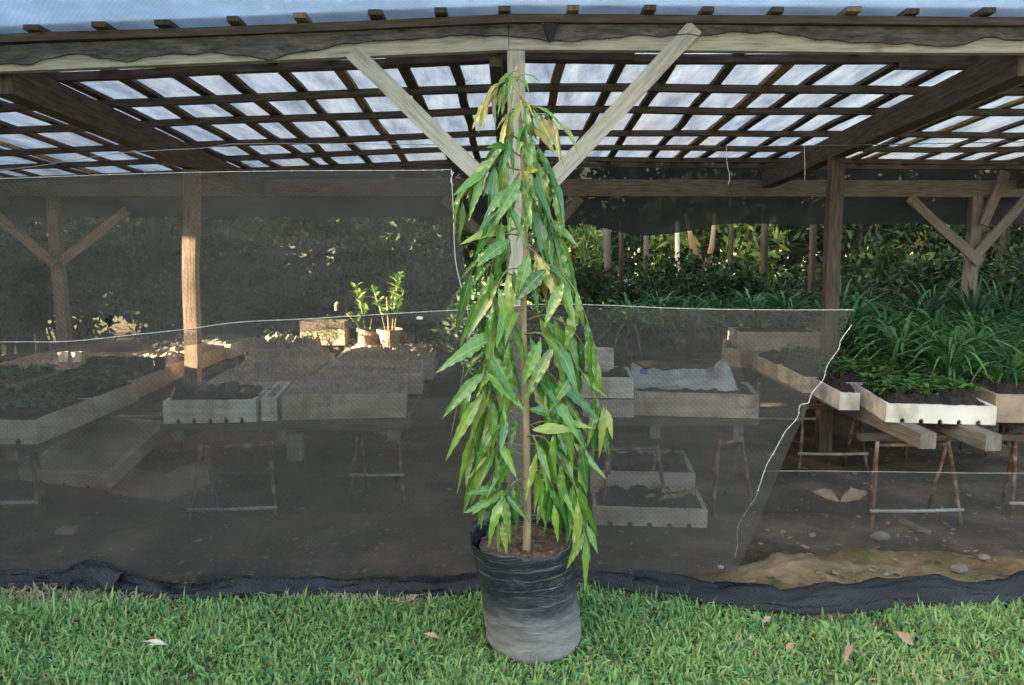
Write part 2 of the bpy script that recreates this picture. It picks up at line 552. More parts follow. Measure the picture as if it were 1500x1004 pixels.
def tag(o, label=None, cat=None, group=None, kind=None):
    if label:
        o["label"] = label
    if cat:
        o["category"] = cat
    if group:
        o["group"] = group
    if kind:
        o["kind"] = kind
    return o


def thing(name, label, cat, loc=(0, 0, 0), group=None):
    o = bpy.data.objects.new(name, None)
    o.empty_display_size = 0.1
    COL.objects.link(o)
    o.location = loc
    return tag(o, label, cat, group)


def copy_tree(o, parent=None):
    c = o.copy()
    COL.objects.link(c)
    c.parent = parent
    for ch in list(o.children):
        copy_tree(ch, c)
    return c


def fbm(x, y, z=0.0, s=1.0):
    return mnoise.fractal(Vector((x * s, y * s, z * s)), 1.0, 2.0, 4)


def lerp(a, b, t):
    return a + (b - a) * t


def poly_at(pts, u):
    """point on a polyline by fraction of its index-length"""
    L_ = [0]
    for a, b in zip(pts, pts[1:]):
        L_.append(L_[-1] + (Vector(b) - Vector(a)).length)
    t = u * L_[-1]
    for i in range(len(pts) - 1):
        if t <= L_[i + 1] or i == len(pts) - 2:
            k = (t - L_[i]) / max(1e-6, L_[i + 1] - L_[i])
            return Vector(pts[i]).lerp(Vector(pts[i + 1]), k)


def smooth_path(pts, n=24):
    """Catmull-Rom through the points"""
    P_ = [Vector(p) for p in pts]
    P_ = [P_[0] * 2 - P_[1]] + P_ + [P_[-1] * 2 - P_[-2]]
    out = []
    m = len(P_) - 3
    for i in range(n + 1):
        t = i / n * m
        k = min(int(t), m - 1)
        f = t - k
        a, b, c, d = P_[k:k + 4]
        out.append(0.5 * ((2 * b) + (c - a) * f + (2 * a - 5 * b + 4 * c - d) * f * f + (3 * b - a - 3 * c + d) * f ** 3))
    return out


# ------------------------------------------------------------------ ground
random.seed(4)
g = MB()
g.grid(60, 60, lambda u, v: Vector(((u - 0.5) * 300, (v - 0.5) * 300 + 20, 0)))
tag(g.build("ground", M['ground']), kind="structure")


def edge_y(x):   # where the lawn stops and the shed's bare floor begins
    return 3.36 + 0.05 * math.sin(x * 2.1 + 0.5) + 0.03 * math.sin(x * 5.3) - (0.17 * math.exp(-((x - 1.25) / 0.55) ** 2)) - (0.03 if x > 0.4 else 0)


def earth_fn(u, v):
    x = -7 + 14 * u
    y0 = edge_y(x) - 0.05
    y = y0 + (18 - y0) * v ** 2
    return Vector((x, y, 0.006 + 0.02 * max(0, fbm(x, y, 3, 2.5)) * (1 if v > 0.01 else 0)))


g = MB()
g.grid(160, 110, earth_fn)
tag(g.build("earth_floor", M['earth'], smooth=True), kind="structure")
g = MB()


def moss_fn(u, v):
    x = 0.85 + 2.0 * u
    w = math.sin(math.pi * u) ** 0.5
    y = 3.30 + (0.58 * w + 0.06 * fbm(x, 2, 0, 3)) * v
    ed_ = min(1, 5 * min(v, 1 - v) + 0.25, 6 * min(u, 1 - u))
    return Vector((x, y, -0.012 + 0.042 * ed_ + 0.030 * fbm(x, y, 3, 4) + 0.012 * fbm(x, y, 1, 15)))


g.grid(140, 44, moss_fn)
tag(g.build("earth_path", M['moss'], smooth=True), kind="structure")

# lawn: every blade a bent three-segment strip
rng = np.random.default_rng(11)
NB = 125000
bx = rng.uniform(-3.2, 3.2, NB * 2)
by = rng.uniform(1.7, 3.5, NB * 2)
ey = np.array([3.36 + 0.05 * math.sin(x * 2.1 + 0.5) + 0.03 * math.sin(x * 5.3) - (0.17 * math.exp(-((x - 1.25) / 0.55) ** 2)) - (0.03 if x > 0.4 else 0) for x in bx])
keep = by < ey - 0.02 + rng.normal(0, 0.02, NB * 2)
clump = np.array([mnoise.noise(Vector((x * 3.0, y * 3.0, 0))) for x, y in zip(bx, by)])
keep &= rng.uniform(0, 1, NB * 2) < (0.64 + 0.75 * clump)
keep &= ~(((bx - 0.06) ** 2 + (by - 2.94) ** 2) < 0.17 ** 2)
bx, by, clump = bx[keep][:NB], by[keep][:NB], clump[keep][:NB]
n = len(bx)
az_ = rng.uniform(0, 2 * math.pi, n)
lean = np.clip(rng.normal(1.15, 0.35, n), 0.15, 1.6)
ln = rng.uniform(0.022, 0.058, n) * (1 + 0.35 * clump)
tall = rng.uniform(0, 1, n) < 0.03
ln[tall] *= 1.5
lean[tall] *= 0.5
wd = rng.uniform(0.0035, 0.0110, n)
broad_ = rng.uniform(0, 1, n) < 0.06
wd[broad_] *= 1.6
lean[broad_] = 1.5
ln[broad_] *= 1.3
hd = np.stack([np.cos(az_), np.sin(az_)], 1)
sd = np.stack([-np.sin(az_), np.cos(az_)], 1)
tw = rng.uniform(-0.5, 0.5, n)
V = np.zeros((n, 8, 3), np.float32)
px_, pz_ = np.zeros(n), np.zeros(n)
ang = lean * 0.35
cx, cy, cz = bx.copy(), by.copy(), np.full(n, 0.001)
wk = (0.75, 1.0, 0.8, 0.08)
for k in range(4):
    w = wd * wk[k] * 0.5
    for s_, j in ((-1, 0), (1, 1)):
        V[:, k * 2 + j, 0] = cx + sd[:, 0] * w * s_
        V[:, k * 2 + j, 1] = cy + sd[:, 1] * w * s_
        V[:, k * 2 + j, 2] = cz + w * s_ * tw
    st = ln / 3
    cx = cx + hd[:, 0] * np.sin(ang) * st
    cy = cy + hd[:, 1] * np.sin(ang) * st
    cz = cz + np.cos(ang) * st
    ang = ang + lean * 0.38
Q = np.concatenate([np.arange(n)[:, None] * 8 + np.array([[a, a + 1, a + 3, a + 2]]) for a in (0, 2, 4)])
c0 = np.array([0.138, 0.298, 0.078])
c1 = np.array([0.325, 0.485, 0.172])
mixv = np.clip(rng.uniform(0, 1, n) + 0.3 * clump, 0, 1)[:, None]
cols = c0 * (1 - mixv) + c1 * mixv
dryf = rng.uniform(0, 1, n) < (0.045 + 0.05 * (clump < -0.15) + 0.75 * ((by > 3.27 + 0.04 * np.sin(bx * 4)) & (bx < -0.35)))
cols[dryf] = np.array([0.34, 0.24, 0.13]) * rng.uniform(0.6, 1.3, (dryf.sum(), 1))
edge_dry = dryf & (by > 3.2)
cols[edge_dry] = np.array([0.46, 0.37, 0.25]) * rng.uniform(0.6, 1.3, (edge_dry.sum(), 1))
yel = rng.uniform(0, 1, n) < 0.07
cols[yel] = np.array([0.36, 0.42, 0.14])
yl = (clump > -0.1) & (rng.uniform(0, 1, n) < np.clip(0.55 * (bx - 0.7), 0, 0.5) * np.clip((3.05 - by) * 2.5, 0, 1))
cols[yl] = np.array([0.38, 0.40, 0.16])
broad = rng.uniform(0, 1, n) < 0.05
cols[broad] = np.array([0.26, 0.42, 0.20])
bluish = rng.uniform(0, 1, n) < 0.10
cols[bluish] = np.array([0.085, 0.24, 0.105])
tag(np_mesh("grass", V.reshape(-1, 3), Q, M['grass'], None, np.repeat(cols, 8, 0)), "short green lawn grass in front of the shade net", "grass", kind="stuff")

# ------------------------------------------------------------------ the timber shade shed
random.seed(7)


def zroof(x, y):   # underside of the purlins: falls to the back, sags to the left
    return 2.505 - 0.075 * (y - 3.55) - (0.040 * -x if x < 0 else 0.006 * x)


shed = thing("shade_shed", "open timber nursery shed with slatted roof, braced posts and milky plastic covering", "shed", (0, 3.6, 0))
XL, XR = -5.4, 5.4
YP = [3.575, 4.11, 4.67, 5.19, 5.89, 6.45, 7.0, 7.30]
# front beam: two boards butted over the post
for x0, x1 in ((XL, -0.016), (-0.012, XR)):
    za, zb = zroof(x0, 3.55) - 0.026, zroof(x1, 3.55) - 0.026
    MB().beam((x0, 3.60, za), (x1, 3.60, zb), 0.05, 0.108, n=6, warp=0.003).build("front_beam", M['timber_pale'], shed)
for x0, x1 in ((XL, -0.03), (-0.02, XR)):
    MB().beam((x0, 7.3, 2.06 if x0 < -1 else 2.07), (x1, 7.3, 2.07 if x0 < -1 else 2.05), 0.06, 0.15, n=5, warp=0.004).build("back_beam", M['timber_grey'], shed)
# purlins
for i, y in enumerate(YP):
    for x0, x1 in ((XL, 0.0 if i == 0 else random.uniform(-0.02, 0.02)), (0.0006 if i == 0 else 0.03, XR)):
        lift = 0.031 if i == 0 else 0.025
        za, zb = zroof(x0, y) + lift, zroof(x1, y) + lift
        h = 0.034 if i == 0 else 0.040
        MB().beam((x0, y, za + h / 2), (x1, y, zb + h / 2), 0.055, h, n=8, warp=0.006).build("purlin", M['timber_dark'], shed)
# doubled pieces nailed beside some purlins
for x0, x1, y in ((-0.62, -0.08, 4.0), (0.04, 0.60, 3.99), (1.95, 2.75, 4.1)):
    MB().beam((x0, y, zroof(x0, y) + 0.02), (x1, y, zroof(x1, y) + 0.02), 0.045, 0.042, n=2).build("purlin_splice", M['timber_dark'], shed)
# slats front to back
k = -18
while k <= 18:
    x = k * 0.295 + random.uniform(-0.025, 0.025) - 0.02
    w = random.uniform(0.045, 0.07)
    x2 = x + random.uniform(-0.10, 0.10)
    y0 = 3.520 + random.uniform(-0.014, 0.012)
    z0, z1 = zroof(x, y0) + 0.080, zroof(x2, 7.4) + 0.080
    MB().beam((x, y0, z0), (x2, 7.37, z1), w, 0.022, n=7, warp=0.011).build("slat", M['timber_dark' if random.random() < 0.78 else 'timber_mid'], shed)
    k += 1
# rafters
for x, w, h in ((-4.65, 0.09, 0.14), (-2.31, 0.10, 0.15), (-0.075, 0.055, 0.12), (2.33, 0.10, 0.15), (4.65, 0.09, 0.14)):
    y0 = 3.66
    MB().beam((x, y0, zroof(x, y0) - h / 2 - 0.004), (x, 7.26, zroof(x, 7.26) - h / 2 - 0.004), w, h, n=5, warp=0.006).build("rafter", M['timber_dark'], shed)
# posts
for x in (-4.7, 0.018, 4.7):
    zt = zroof(x, 3.6) - 0.082
    MB().beam((x, 3.605, -0.1), (x, 3.605, zt), 0.078, 0.078, up=(0, 1, 0), n=6, warp=0.004).build("post", M['timber_pale'], shed)
for x, lean in ((-2.40, 0.11), (2.34, -0.02)):
    zt = zroof(x, 5.7) - 0.158
    MB().beam((x, 5.7, -0.1), (x + lean, 5.7, zt), 0.096, 0.085, up=(0, 1, 0), n=8, warp=0.010).build("post", M['timber_mid' if x < 0 else 'timber_dark'], shed)
for x in (-4.22, 0.03, 4.27):
    MB().beam((x, 7.3, -0.1), (x, 7.3, 1.985), 0.10, 0.08, up=(0, 1, 0), n=5, warp=0.006).build("post", M['timber_grey'], shed)
# V braces of the front post and of the back posts
for a, b in (((516, 76), (748, 301)), ((1018, 40), (766, 311))):
    MB().beam(at(*a, 3.565), at(*b, 3.565), 0.074, 0.022, up=(0, 1, 0), n=5, warp=0.003).build("brace", M['timber_pale'], shed)
for a, b in (((1332, 290), (1436, 386)), ((1502, 292), (1426, 378)), ((187, 308), (90, 384)), ((-10, 310), (82, 388)), ((850, 290), (772, 378)), ((650, 290), (744, 380)), ((1473, 252), (1440, 330))):
    MB().beam(at(*a, 7.22), at(*b, 7.22), 0.085, 0.03, up=(0, 1, 0), n=4, warp=0.004).build("brace", M['timber_grey'], shed)
# milky plastic over the slats
random.seed(9)


def sheet_fn(u, v):
    x = lerp(XL, XR, u)
    y = lerp(3.56, 7.45, v)
    return Vector((x, y, zroof(x, y) + 0.124 + 0.012 * fbm(x * 2.2, y * 0.5, 1, 2.5) + 0.004 * math.sin(x * 21.3 + y)))


MB().grid(150, 40, sheet_fn).build("roof_sheet", M['sheet'], shed, smooth=True)


# blue-grey net pulled forward over the eave
def eave_fn(u, v):
    x = lerp(XL, XR, u)
    y = lerp(3.82, 2.55, v)
    return Vector((x, y, zroof(x, max(y, 3.5)) + 0.099 + 0.16 * v * v + 0.030 * fbm(x, y * 0.6, 5, 2.4) * min(1, max(0, v - 0.28) * 5) + 0.012 * fbm(x, y, 1, 9) * min(1, max(0, v - 0.28) * 4) + 0.010 * math.sin(x * 7 + 2 * math.sin(x) + y * 3) * min(1, max(0, v - 0.28) * 5)))


MB().grid(160, 24, eave_fn).build("eave_net", M['net_blue'], shed, smooth=True)
# a light pole carries its free edge
MB().beam((XL, 2.56, zroof(XL, 3.5) + 0.245), (0, 2.56, zroof(0, 3.5) + 0.245), 0.04, 0.04).build("eave_rail", M['timber_grey'], shed)
MB().beam((0.01, 2.56, zroof(0, 3.5) + 0.245), (XR, 2.56, zroof(XR, 3.5) + 0.245), 0.04, 0.04).build("eave_rail", M['timber_grey'], shed)


# torn net stapled along the front beam
def scrap_low(x):
    px = 750 + x * FPX / 3.6
    lo = 0.058 + 0.045 * fbm(x, 0.3, 0, 1.3) + 0.030 * fbm(x, 2, 0, 5)
    if x < -0.9:
        lo += 0.020
    if x > 1.0:
        lo += 0.012
    return max(0.02, lo)


def scrap_fn(u, v):
    x = lerp(XL, XR, u)
    z = zroof(x, 3.55) + 0.026
    lo = scrap_low(x)
    return Vector((x, 3.567 - 0.004 * math.sin(v * 3) - 0.006 * abs(fbm(x, v, 2, 5)), z + 0.004 - lo * v))


MB().grid(260, 8, scrap_fn).build("torn_net", M['net_scrap'], shed, smooth=True)
ed = MB()
pts = [Vector((x, 3.556 - 0.003 * math.sin(x * 9), zroof(x, 3.55) + 0.030 - scrap_low(x))) for x in np.linspace(XL, XR, 260)]
ed.tube(pts, [0.0018 + 0.003 * abs(fbm(p.x, 5, 0, 3)) for p in pts], 5)
ed.build("torn_net_edge", M['net_hem'], shed, smooth=True)
# hanging flap of net on the beam right of the post
MB().grid(8, 8, lambda u, v: Vector((0.165 + (u - 0.5) * 0.085 * (1 - v * 0.85), 3.553 - 0.006 * math.sin(u * 5), zroof(0.1, 3.55) + 0.030 - 0.085 * v))).build("net_flap", M['net_hem'], shed)


# dense net dropped from the back beam, with a slack swag
def drop_fn(u, v):
    x = lerp(-5.6, 5.6, u)
    sag = 0.10 * max(0, math.sin((x - 0.7) * 2.6)) * (1 if 0.7 < x < 1.9 else 0)
    z0, z1 = zroof(x, 7.42) + 0.118, (1.80 if x < -0.5 else 1.735) + 0.015 * fbm(x, 1, 0, 2) - sag
    return Vector((x, 7.40 + 0.02 * fbm(x, v, 4, 2), lerp(z0, z1, v)))


MB().grid(120, 8, drop_fn).build("back_net", M['net_back'], shed, smooth=True)

# wires slung under the roof
w = MB()
w.tube(smooth_path([at(-250, 262, 3.63), at(0, 249, 3.63), at(90, 238, 3.63), at(180, 224, 3.63), at(300, 217, 3.63), at(350, 211, 3.63), at(520, 211, 3.63), at(690, 213, 3.63)], 40), 0.0018, 4)
tag(w.build("sagging_wire", M['wire_pale']), "thin wire sagging under the roof from the centre post to the upper left", "wire")
w = MB()
w.tube(smooth_path([at(800, 214, 3.63), at(960, 216, 3.63), at(1160, 214, 3.63), at(1350, 211, 3.63), at(1700, 204, 3.63)], 30), 0.0018, 4)
tag(w.build("taut_wire", M['wire']), "dark wire strung under the roof right of the centre post", "wire")
w = MB()
w.tube(smooth_path([at(1064, 214, 3.62), at(1065, 240, 3.62), at(1069, 258, 3.62), at(1067, 270, 3.62)], 10), 0.0008, 4)
tag(w.build("hanging_string", M['cord']), "short white string hanging crookedly from the wire, nearer the centre post", "string")
w = MB()
w.tube(smooth_path([at(1178, 212, 3.62), at(1179, 240, 3.62), at(1179, 264, 3.62)], 8), 0.0008, 4)
tag(w.build("hanging_string", M['cord']), "straight white string hanging from the wire beside the right inner post", "string")

# ------------------------------------------------------------------ shade nets across the front
random.seed(12)


def net_panel(name, label, matk, top, bot, Y, nu=110, nv=26, amp=0.030, bulge=0.0):
    root = thing(name, label, "shade net", (0, Y, 0))

    def fn(u, v):
        a, b = poly_at(top, u), poly_at(bot, u)
        p = a.lerp(b, v)
        sc_ = 1 if v > 0.01 else 0.2
        p.y += amp * fbm(p.x, p.z * 0.6, 2, 1.6) * sc_ - bulge * math.sin(math.pi * v) + 0.006 * math.sin(p.x * 9 + p.z * 2) * v
        return p
    MB().grid(nu, nv, fn).build("netting", M[matk], root, smooth=True)
    return root


def cord(root, pts, r=0.0028, name="edge_cord", knots=True, mk='cord', n=60, kn=14):
    pts = smooth_path(pts, n)
    m = MB()
    m.tube(pts, r, 5)
    if knots:
        for i in range(2, len(pts) - 1, max(1, n // kn)):
            c = pts[i]
            m.lathe(c + Vector((0, -0.002, 0)), [(0.0005, -r * 2.2), (r * 1.9, -r), (r * 1.9, r), (0.0005, r * 2.2)], 6)
    m.build(name, M[mk], root, smooth=True)


topU = [at(-700, 285, 3.56), at(-300, 271, 3.56), at(0, 262, 3.56), at(200, 255, 3.56), at(400, 251, 3.56), at(600, 250, 3.56), at(661, 249, 3.56)]
botU = [at(-760, 560, 3.56), at(-300, 540, 3.56), at(0, 520, 3.56), at(200, 515, 3.56), at(400, 490, 3.56), at(600, 475, 3.56), at(694, 470, 3.56)]
nu_ = net_panel("upper_shade_net", "upper dark net panel hung from a pale cord left of the centre post", 'net_upper', topU, botU, 3.56)
cord(nu_, [p + Vector((0, -0.006, 0)) for p in topU], 0.0015, n=90, kn=22)
cord(nu_, [at(661, 249, 3.55), at(664, 310, 3.55), at(667, 380, 3.55), at(678, 430, 3.55), at(686, 470, 3.52), at(676, 560, 3.50), at(660, 640, 3.50)], 0.0020, knots=False, n=30)
cord(nu_, [at(664, 252, 3.545), at(660, 265, 3.545), at(664, 272, 3.545)], 0.0025, "loose_knot", knots=False, n=8)

topL = [at(-760, 515, 3.5), at(-300, 505, 3.5), at(0, 501, 3.5), at(100, 500, 3.5), at(190, 491, 3.5), at(275, 482, 3.5), at(350, 472, 3.5), at(450, 467, 3.5), at(600, 458, 3.5), at(690, 453, 3.5), at(790, 446, 3.5), at(880, 447, 3.5), at(1000, 452, 3.5), at(1130, 454, 3.5), at(1250, 454, 3.5)]
botL = [Vector((x, 3.47, 0.03)) for x in np.linspace(-4.7, 0.70, 14)] + [at(1078, 835, 3.47)]
nl = net_panel("lower_shade_net", "wide lower dark net stretched across the shed, ending in a diagonal edge", 'net_front', topL, botL, 3.5, 150, 34, 0.030)
cord(nl, [p + Vector((0, -0.007, 0)) for p in topL], 0.0015, n=150, kn=38)
diag = [(1248, 476), (1232, 498), (1228, 512), (1212, 535), (1206, 556), (1190, 575), (1184, 590), (1172, 594), (1168, 612), (1152, 630), (1146, 640), (1133, 664), (1122, 684), (1107, 728), (1098, 742), (1081, 772), (1080, 800), (1076, 818)]
cord(nl, [at(a, b, 3.48) for a, b in diag], 0.0016, "diagonal_cord", n=120, kn=30)


def hem_fn(x0, x1, hgt, dep, yoff, seed, sagc=None):
    def fn(u, v):
        x = lerp(x0, x1, u)
        e = edge_y(x)
        a = math.pi * v
        n1 = fbm(x, seed, 0, 3.0)
        n2 = fbm(x * 0.6, v * 1.7 + seed, 1, 5.0) + 0.9 * (0.35 - abs(fbm(x * 0.5 + v * 0.6, v + seed, 4, 7.0)))
        h = hgt * (1 + 0.55 * n1)
        d = dep * (1 + 0.35 * fbm(x, seed + 3, 0, 2.2))
        y = e + yoff + d * (0.5 + 0.5 * math.cos(a)) - 0.012 + 0.020 * n2
        z = 0.010 + h * math.sin(a) ** 0.8 + 0.020 * n2 * math.sin(a)
        return Vector((x + 0.02 * n2, y, max(0.008, z)))
    return fn


MB().grid(260, 20, hem_fn(-4.8, 0.78, 0.042, 0.12, -0.005, 2.0)).build("gathered_hem", M['net_hem'], nl, smooth=True)
# right-hand low net and its heavy fold on the ground
topR = [at(1118, 690, 3.56), at(1200, 690, 3.56), at(1300, 691, 3.56), at(1500, 693, 3.56), at(1900, 690, 3.56)]
botR = [at(1100, 790, 3.56), at(1200, 800, 3.56), at(1300, 802, 3.56), at(1500, 798, 3.56), at(1900, 805, 3.56)]
nr = net_panel("low_shade_net", "low faint net strip sagging along the ground at the shed's right end", 'net_thin', topR, botR, 3.56, 60, 10)
cord(nr, [p + Vector((0, -0.004, 0)) for p in topR], 0.0014, knots=False, mk='wire_pale')
fold = MB().grid(200, 26, hem_fn(0.55, 4.8, 0.050, 0.22, -0.01, 8.0)).build("folded_net", M['net_hem'], smooth=True)
tag(fold, "thick dark blue-black fold of net lying on the grass edge at right", "shade net")
hp = MB().grid(40, 20, hem_fn(-2.05, -1.78, 0.10, 0.15, -0.055, 5.0)).build("bunched_net", M['net_hem'], smooth=True)
tag(hp, "small bunched heap of black net on the grass edge at far left", "shade net")
# loops of net standing out of the hem
for i, (px, py, r) in enumerate(((118, 852, 0.045), (298, 850, 0.05))):
    c = at(px, py + 12, 3.36)
    m = MB().grid(18, 6, lambda u, v: Vector((c.x + r * math.cos(math.pi * u) * (1 + 0.2 * v), 3.34 + 0.06 * v, 0.02 + r * 1.25 * math.sin(math.pi * u) ** 0.7)))
    tag(m.build("net_loop", M['net_hem'], smooth=True), ("curled loop of black net beside the bunched net heap" if i == 0 else "curled loop of black net near the middle of the left hem"), "shade net")

m = MB()
m.leaf(at(168, 463, 3.49), (-1, 0, -0.5), (0, -1, 0.2), 0.055, 0.03, (0.008, 0.010, 0.009), 0.1, 0.4, 0.2)
m.leaf(at(163, 467, 3.488), (-0.4, 0, -1), (0, -1, 0), 0.03, 0.02, (0.008, 0.010, 0.009), 0.1, 0.4, 0.2)
tag(m.build("dark_scrap", M['leaf_small']), "small black curled scrap caught on the upper left net", "scrap")
m = MB()
m.lathe(at(615, 466, 3.48), [(0.001, -0.007), (0.014, -0.006), (0.016, 0.0), (0.012, 0.006), (0.001, 0.008)], 10, 0.4, 0.3)
tag(m.build("white_scrap", M['white_plastic']), "small white scrap stuck on the net just below the cord", "scrap")

# ------------------------------------------------------------------ potted mast tree
random.seed(21)
TX, TY = 0.06, 2.935
tree = thing("potted_tree", "tall narrow weeping tree with drooping glossy leaves in a black planting bag", "potted tree", (TX, TY, 0))
prof = [(0.10, 0.002), (0.174, 0.004), (0.187, 0.025), (0.190, 0.08), (0.192, 0.14), (0.191, 0.20), (0.193, 0.27), (0.195, 0.34), (0.198, 0.39), (0.200, 0.435), (0.201, 0.475)]
bm_ = MB()
NS = 56


def bag_pt(r, z, th, inner=0):
    crease = 0.005 * math.sin(z * 105 + 3.0 * math.sin(th * 1.0 + 0.7) + 5 * mnoise.noise(Vector((math.cos(th), math.sin(th), z * 5)))) * (0.9 if z < 0.2 else 0.25)
    rr = r * (1 + 0.022 * math.sin(3 * th + z * 5) + 0.016 * mnoise.noise(Vector((math.cos(th) * 5, math.sin(th) * 5, z * 16))) + 0.020 * mnoise.noise(Vector((math.cos(th) * 2.2, math.sin(th) * 2.2, z * 9)))) + crease * (0.4 + abs(mnoise.noise(Vector((th, z * 20, 1)))))
    zz = z + (0.032 * math.sin(th) + 0.012 * math.sin(3 * th + 1) + 0.012 * mnoise.noise(Vector((math.cos(th) * 4, math.sin(th) * 4, 3))) - 0.008) * max(0, (z - 0.30) / 0.17)
    lean = 0.030 * (0.25 - z) / 0.25
    return Vector((TX + lean + (rr - inner) * math.cos(th), TY + (rr - inner) * math.sin(th), max(0.002, zz)))


fine = []
for (r0, z0), (r1, z1) in zip(prof, prof[1:]):
    for q in range(4):
        fine.append((lerp(r0, r1, q / 4), lerp(z0, z1, q / 4)))
fine.append(prof[-1])
vs, fs = [], []
for r, z in fine:
    for k in range(NS):
        vs.append(bag_pt(r, z, 2 * math.pi * k / NS))
for r, z in ((0.2012, 0.4752), (0.199, 0.43), (0.195, 0.38)):
    for k in range(NS):
        vs.append(bag_pt(r, z, 2 * math.pi * k / NS, 0.0015))
nr_ = len(fine) + 3
for i in range(nr_ - 1):
    for k in range(NS):
        q = (k + 1) % NS
        fs.append((i * NS + k, i * NS + q, (i + 1) * NS + q, (i + 1) * NS + k))
bm_.add(vs, fs)
bm_.build("grow_bag", M['bag'], tree, smooth=True)


def soil_fn(u, v):
    th = 2 * math.pi * u
    r = 0.188 * v
    return Vector((TX + r * math.cos(th), TY + r * math.sin(th), 0.412 + 0.012 * math.sin(th) + 0.016 * fbm(r * math.cos(th), r * math.sin(th), 0, 22)))


MB().grid(70, 22, soil_fn).build("soil", M['soil_brown'], tree)

TRY = TY - 0.03
trunk_px = [(771, 822), (772, 760), (772, 700), (771, 640), (769, 570), (767, 500), (767, 430), (770, 370), (768, 310), (766, 250), (763, 200), (760, 150), (757, 112), (756, 98)]
trunk_pts = smooth_path([at(a, b, TRY) for a, b in trunk_px], 46)
nT = len(trunk_pts)
MB().tube(trunk_pts, [0.0165 * (1 - 0.80 * (i / (nT - 1)) ** 1.3) for i in range(nT)], 9).build("trunk", M['trunk_tan'], tree, smooth=True)
# bud scars on the trunk
GREEN = [(0.052, 0.170, 0.024), (0.074, 0.215, 0.029), (0.100, 0.240, 0.033), (0.050, 0.180, 0.036), (0.125, 0.265, 0.037)]
LIGHT = [(0.11, 0.25, 0.035), (0.16, 0.29, 0.04), (0.22, 0.32, 0.05), (0.085, 0.22, 0.03)]
YOUNG = [(0.30, 0.32, 0.07), (0.28, 0.24, 0.06), (0.24, 0.30, 0.06), (0.36, 0.40, 0.12)]


def pick(kind):
    if kind == 'young':
        c = random.choice(YOUNG)
    elif kind == 'light':
        c = random.choice(LIGHT)
    elif kind == 'mix':
        c = random.choice(GREEN + GREEN + LIGHT)
    else:
        c = random.choice(GREEN * 3 + LIGHT[:3])
    k = random.uniform(0.8, 1.2)
    return tuple(x * k for x in c)


def branch(px_path, nleaf, Lmin, Lmax, kind, spread=0.6, start=0.25, side=0, rad=0.0035, tipleaf=True):
    """px_path: (px, py, depth offset towards the viewer) - twig; leaves alternate along it and hang"""
    P_ = smooth_path([at(a, b, TRY - dy) for a, b, dy in px_path], 14)
    m = MB()
    m.tube(P_, [rad * (1 - 0.7 * i / (len(P_) - 1)) for i in range(len(P_))], 5)
    br = m.build("branch", M['twig'], tree, smooth=True)
    lm = MB()
    nleaf = max(4, round(nleaf * (0.80 if Lmax > 0.145 else 1.0)))
    for i in range(nleaf):
        t = start + (1 - start) * (i + random.uniform(-0.3, 0.3)) / max(1, nleaf - 1)
        t = min(1, max(0.03, t))
        p = P_[min(len(P_) - 1, int(t * (len(P_) - 1)))]
        dirn = (P_[min(len(P_) - 1, int(t * (len(P_) - 1)) + 1)] - P_[max(0, int(t * (len(P_) - 1)) - 1)]).normalized()
        sgn = 1 if i % 2 else -1
        lat = dirn.cross(Vector((0, 1, 0)))
        if lat.length < 0.2:
            lat = Vector((1, 0, 0))
        lat.normalize()
        d = dirn * 0.45 + lat * sgn * random.uniform(0.2, 1.2) * spread + Vector((side * 0.5 + random.gauss(0, 0.15), -random.uniform(-0.3, 0.5), -random.uniform(0.35, 1.25)))
        if i == nleaf - 1 and tipleaf:
            d = dirn + Vector((0, -0.1, -0.6))
        nrm = Vector((random.uniform(-0.8, 0.8) + 0.3 * sgn, -1, random.uniform(-0.1, 0.9)))
        Ln = random.uniform(Lmin * 0.8, Lmax * 1.08)
        pet = p + d.normalized() * 0.012
        lm.leaf(pet, d, nrm, Ln, Ln * random.uniform(0.19, 0.26), pick(kind), bend=random.uniform(0.05, 0.4), fold=random.uniform(0.1, 0.5), wav=random.uniform(0.03, 0.085), waves=random.uniform(3.5, 6), nt=22, ns=2, curl=random.uniform(-0.08, 0.12), wide=0.38)
        lm.tube([p, pet + d.normalized() * 0.01], 0.0014, 4)
        for q in range(len(lm.v) - 8, len(lm.v)):
            lm.tint[q] = (0.2, 0.26, 0.08, 0.2)
    lm.build("leaves", M['leaf_glossy'], br, smooth=True)


def free_leaf_branch(leaves):
    """hand-placed large leaves: (base px, tip px, depth, width, kind), each on its own stalk"""
    for (bx_, by_), (tx_, ty_), dep, W, kind in leaves:
        a, b = at(bx_, by_, TRY - dep), at(tx_, ty_, TRY - dep - 0.02)
        d = b - a
        Ln = d.length
        br = MB().tube([a + Vector((0.0, 0.012, 0.012)), a + d * 0.08], 0.0016, 4).build("branch", M['twig'], tree)
        m = MB()
        m.leaf(a, d + Vector((0, 0, 0.12 * Ln)), Vector((random.uniform(-0.3, 0.3), -1, 0.5)), Ln, W, pick(kind), bend=0.12, fold=0.25, wav=0.05, waves=6, nt=24, curl=0.03, wide=0.36)
        m.build("leaf", M['leaf_glossy'], br, smooth=True)


S = 0.105
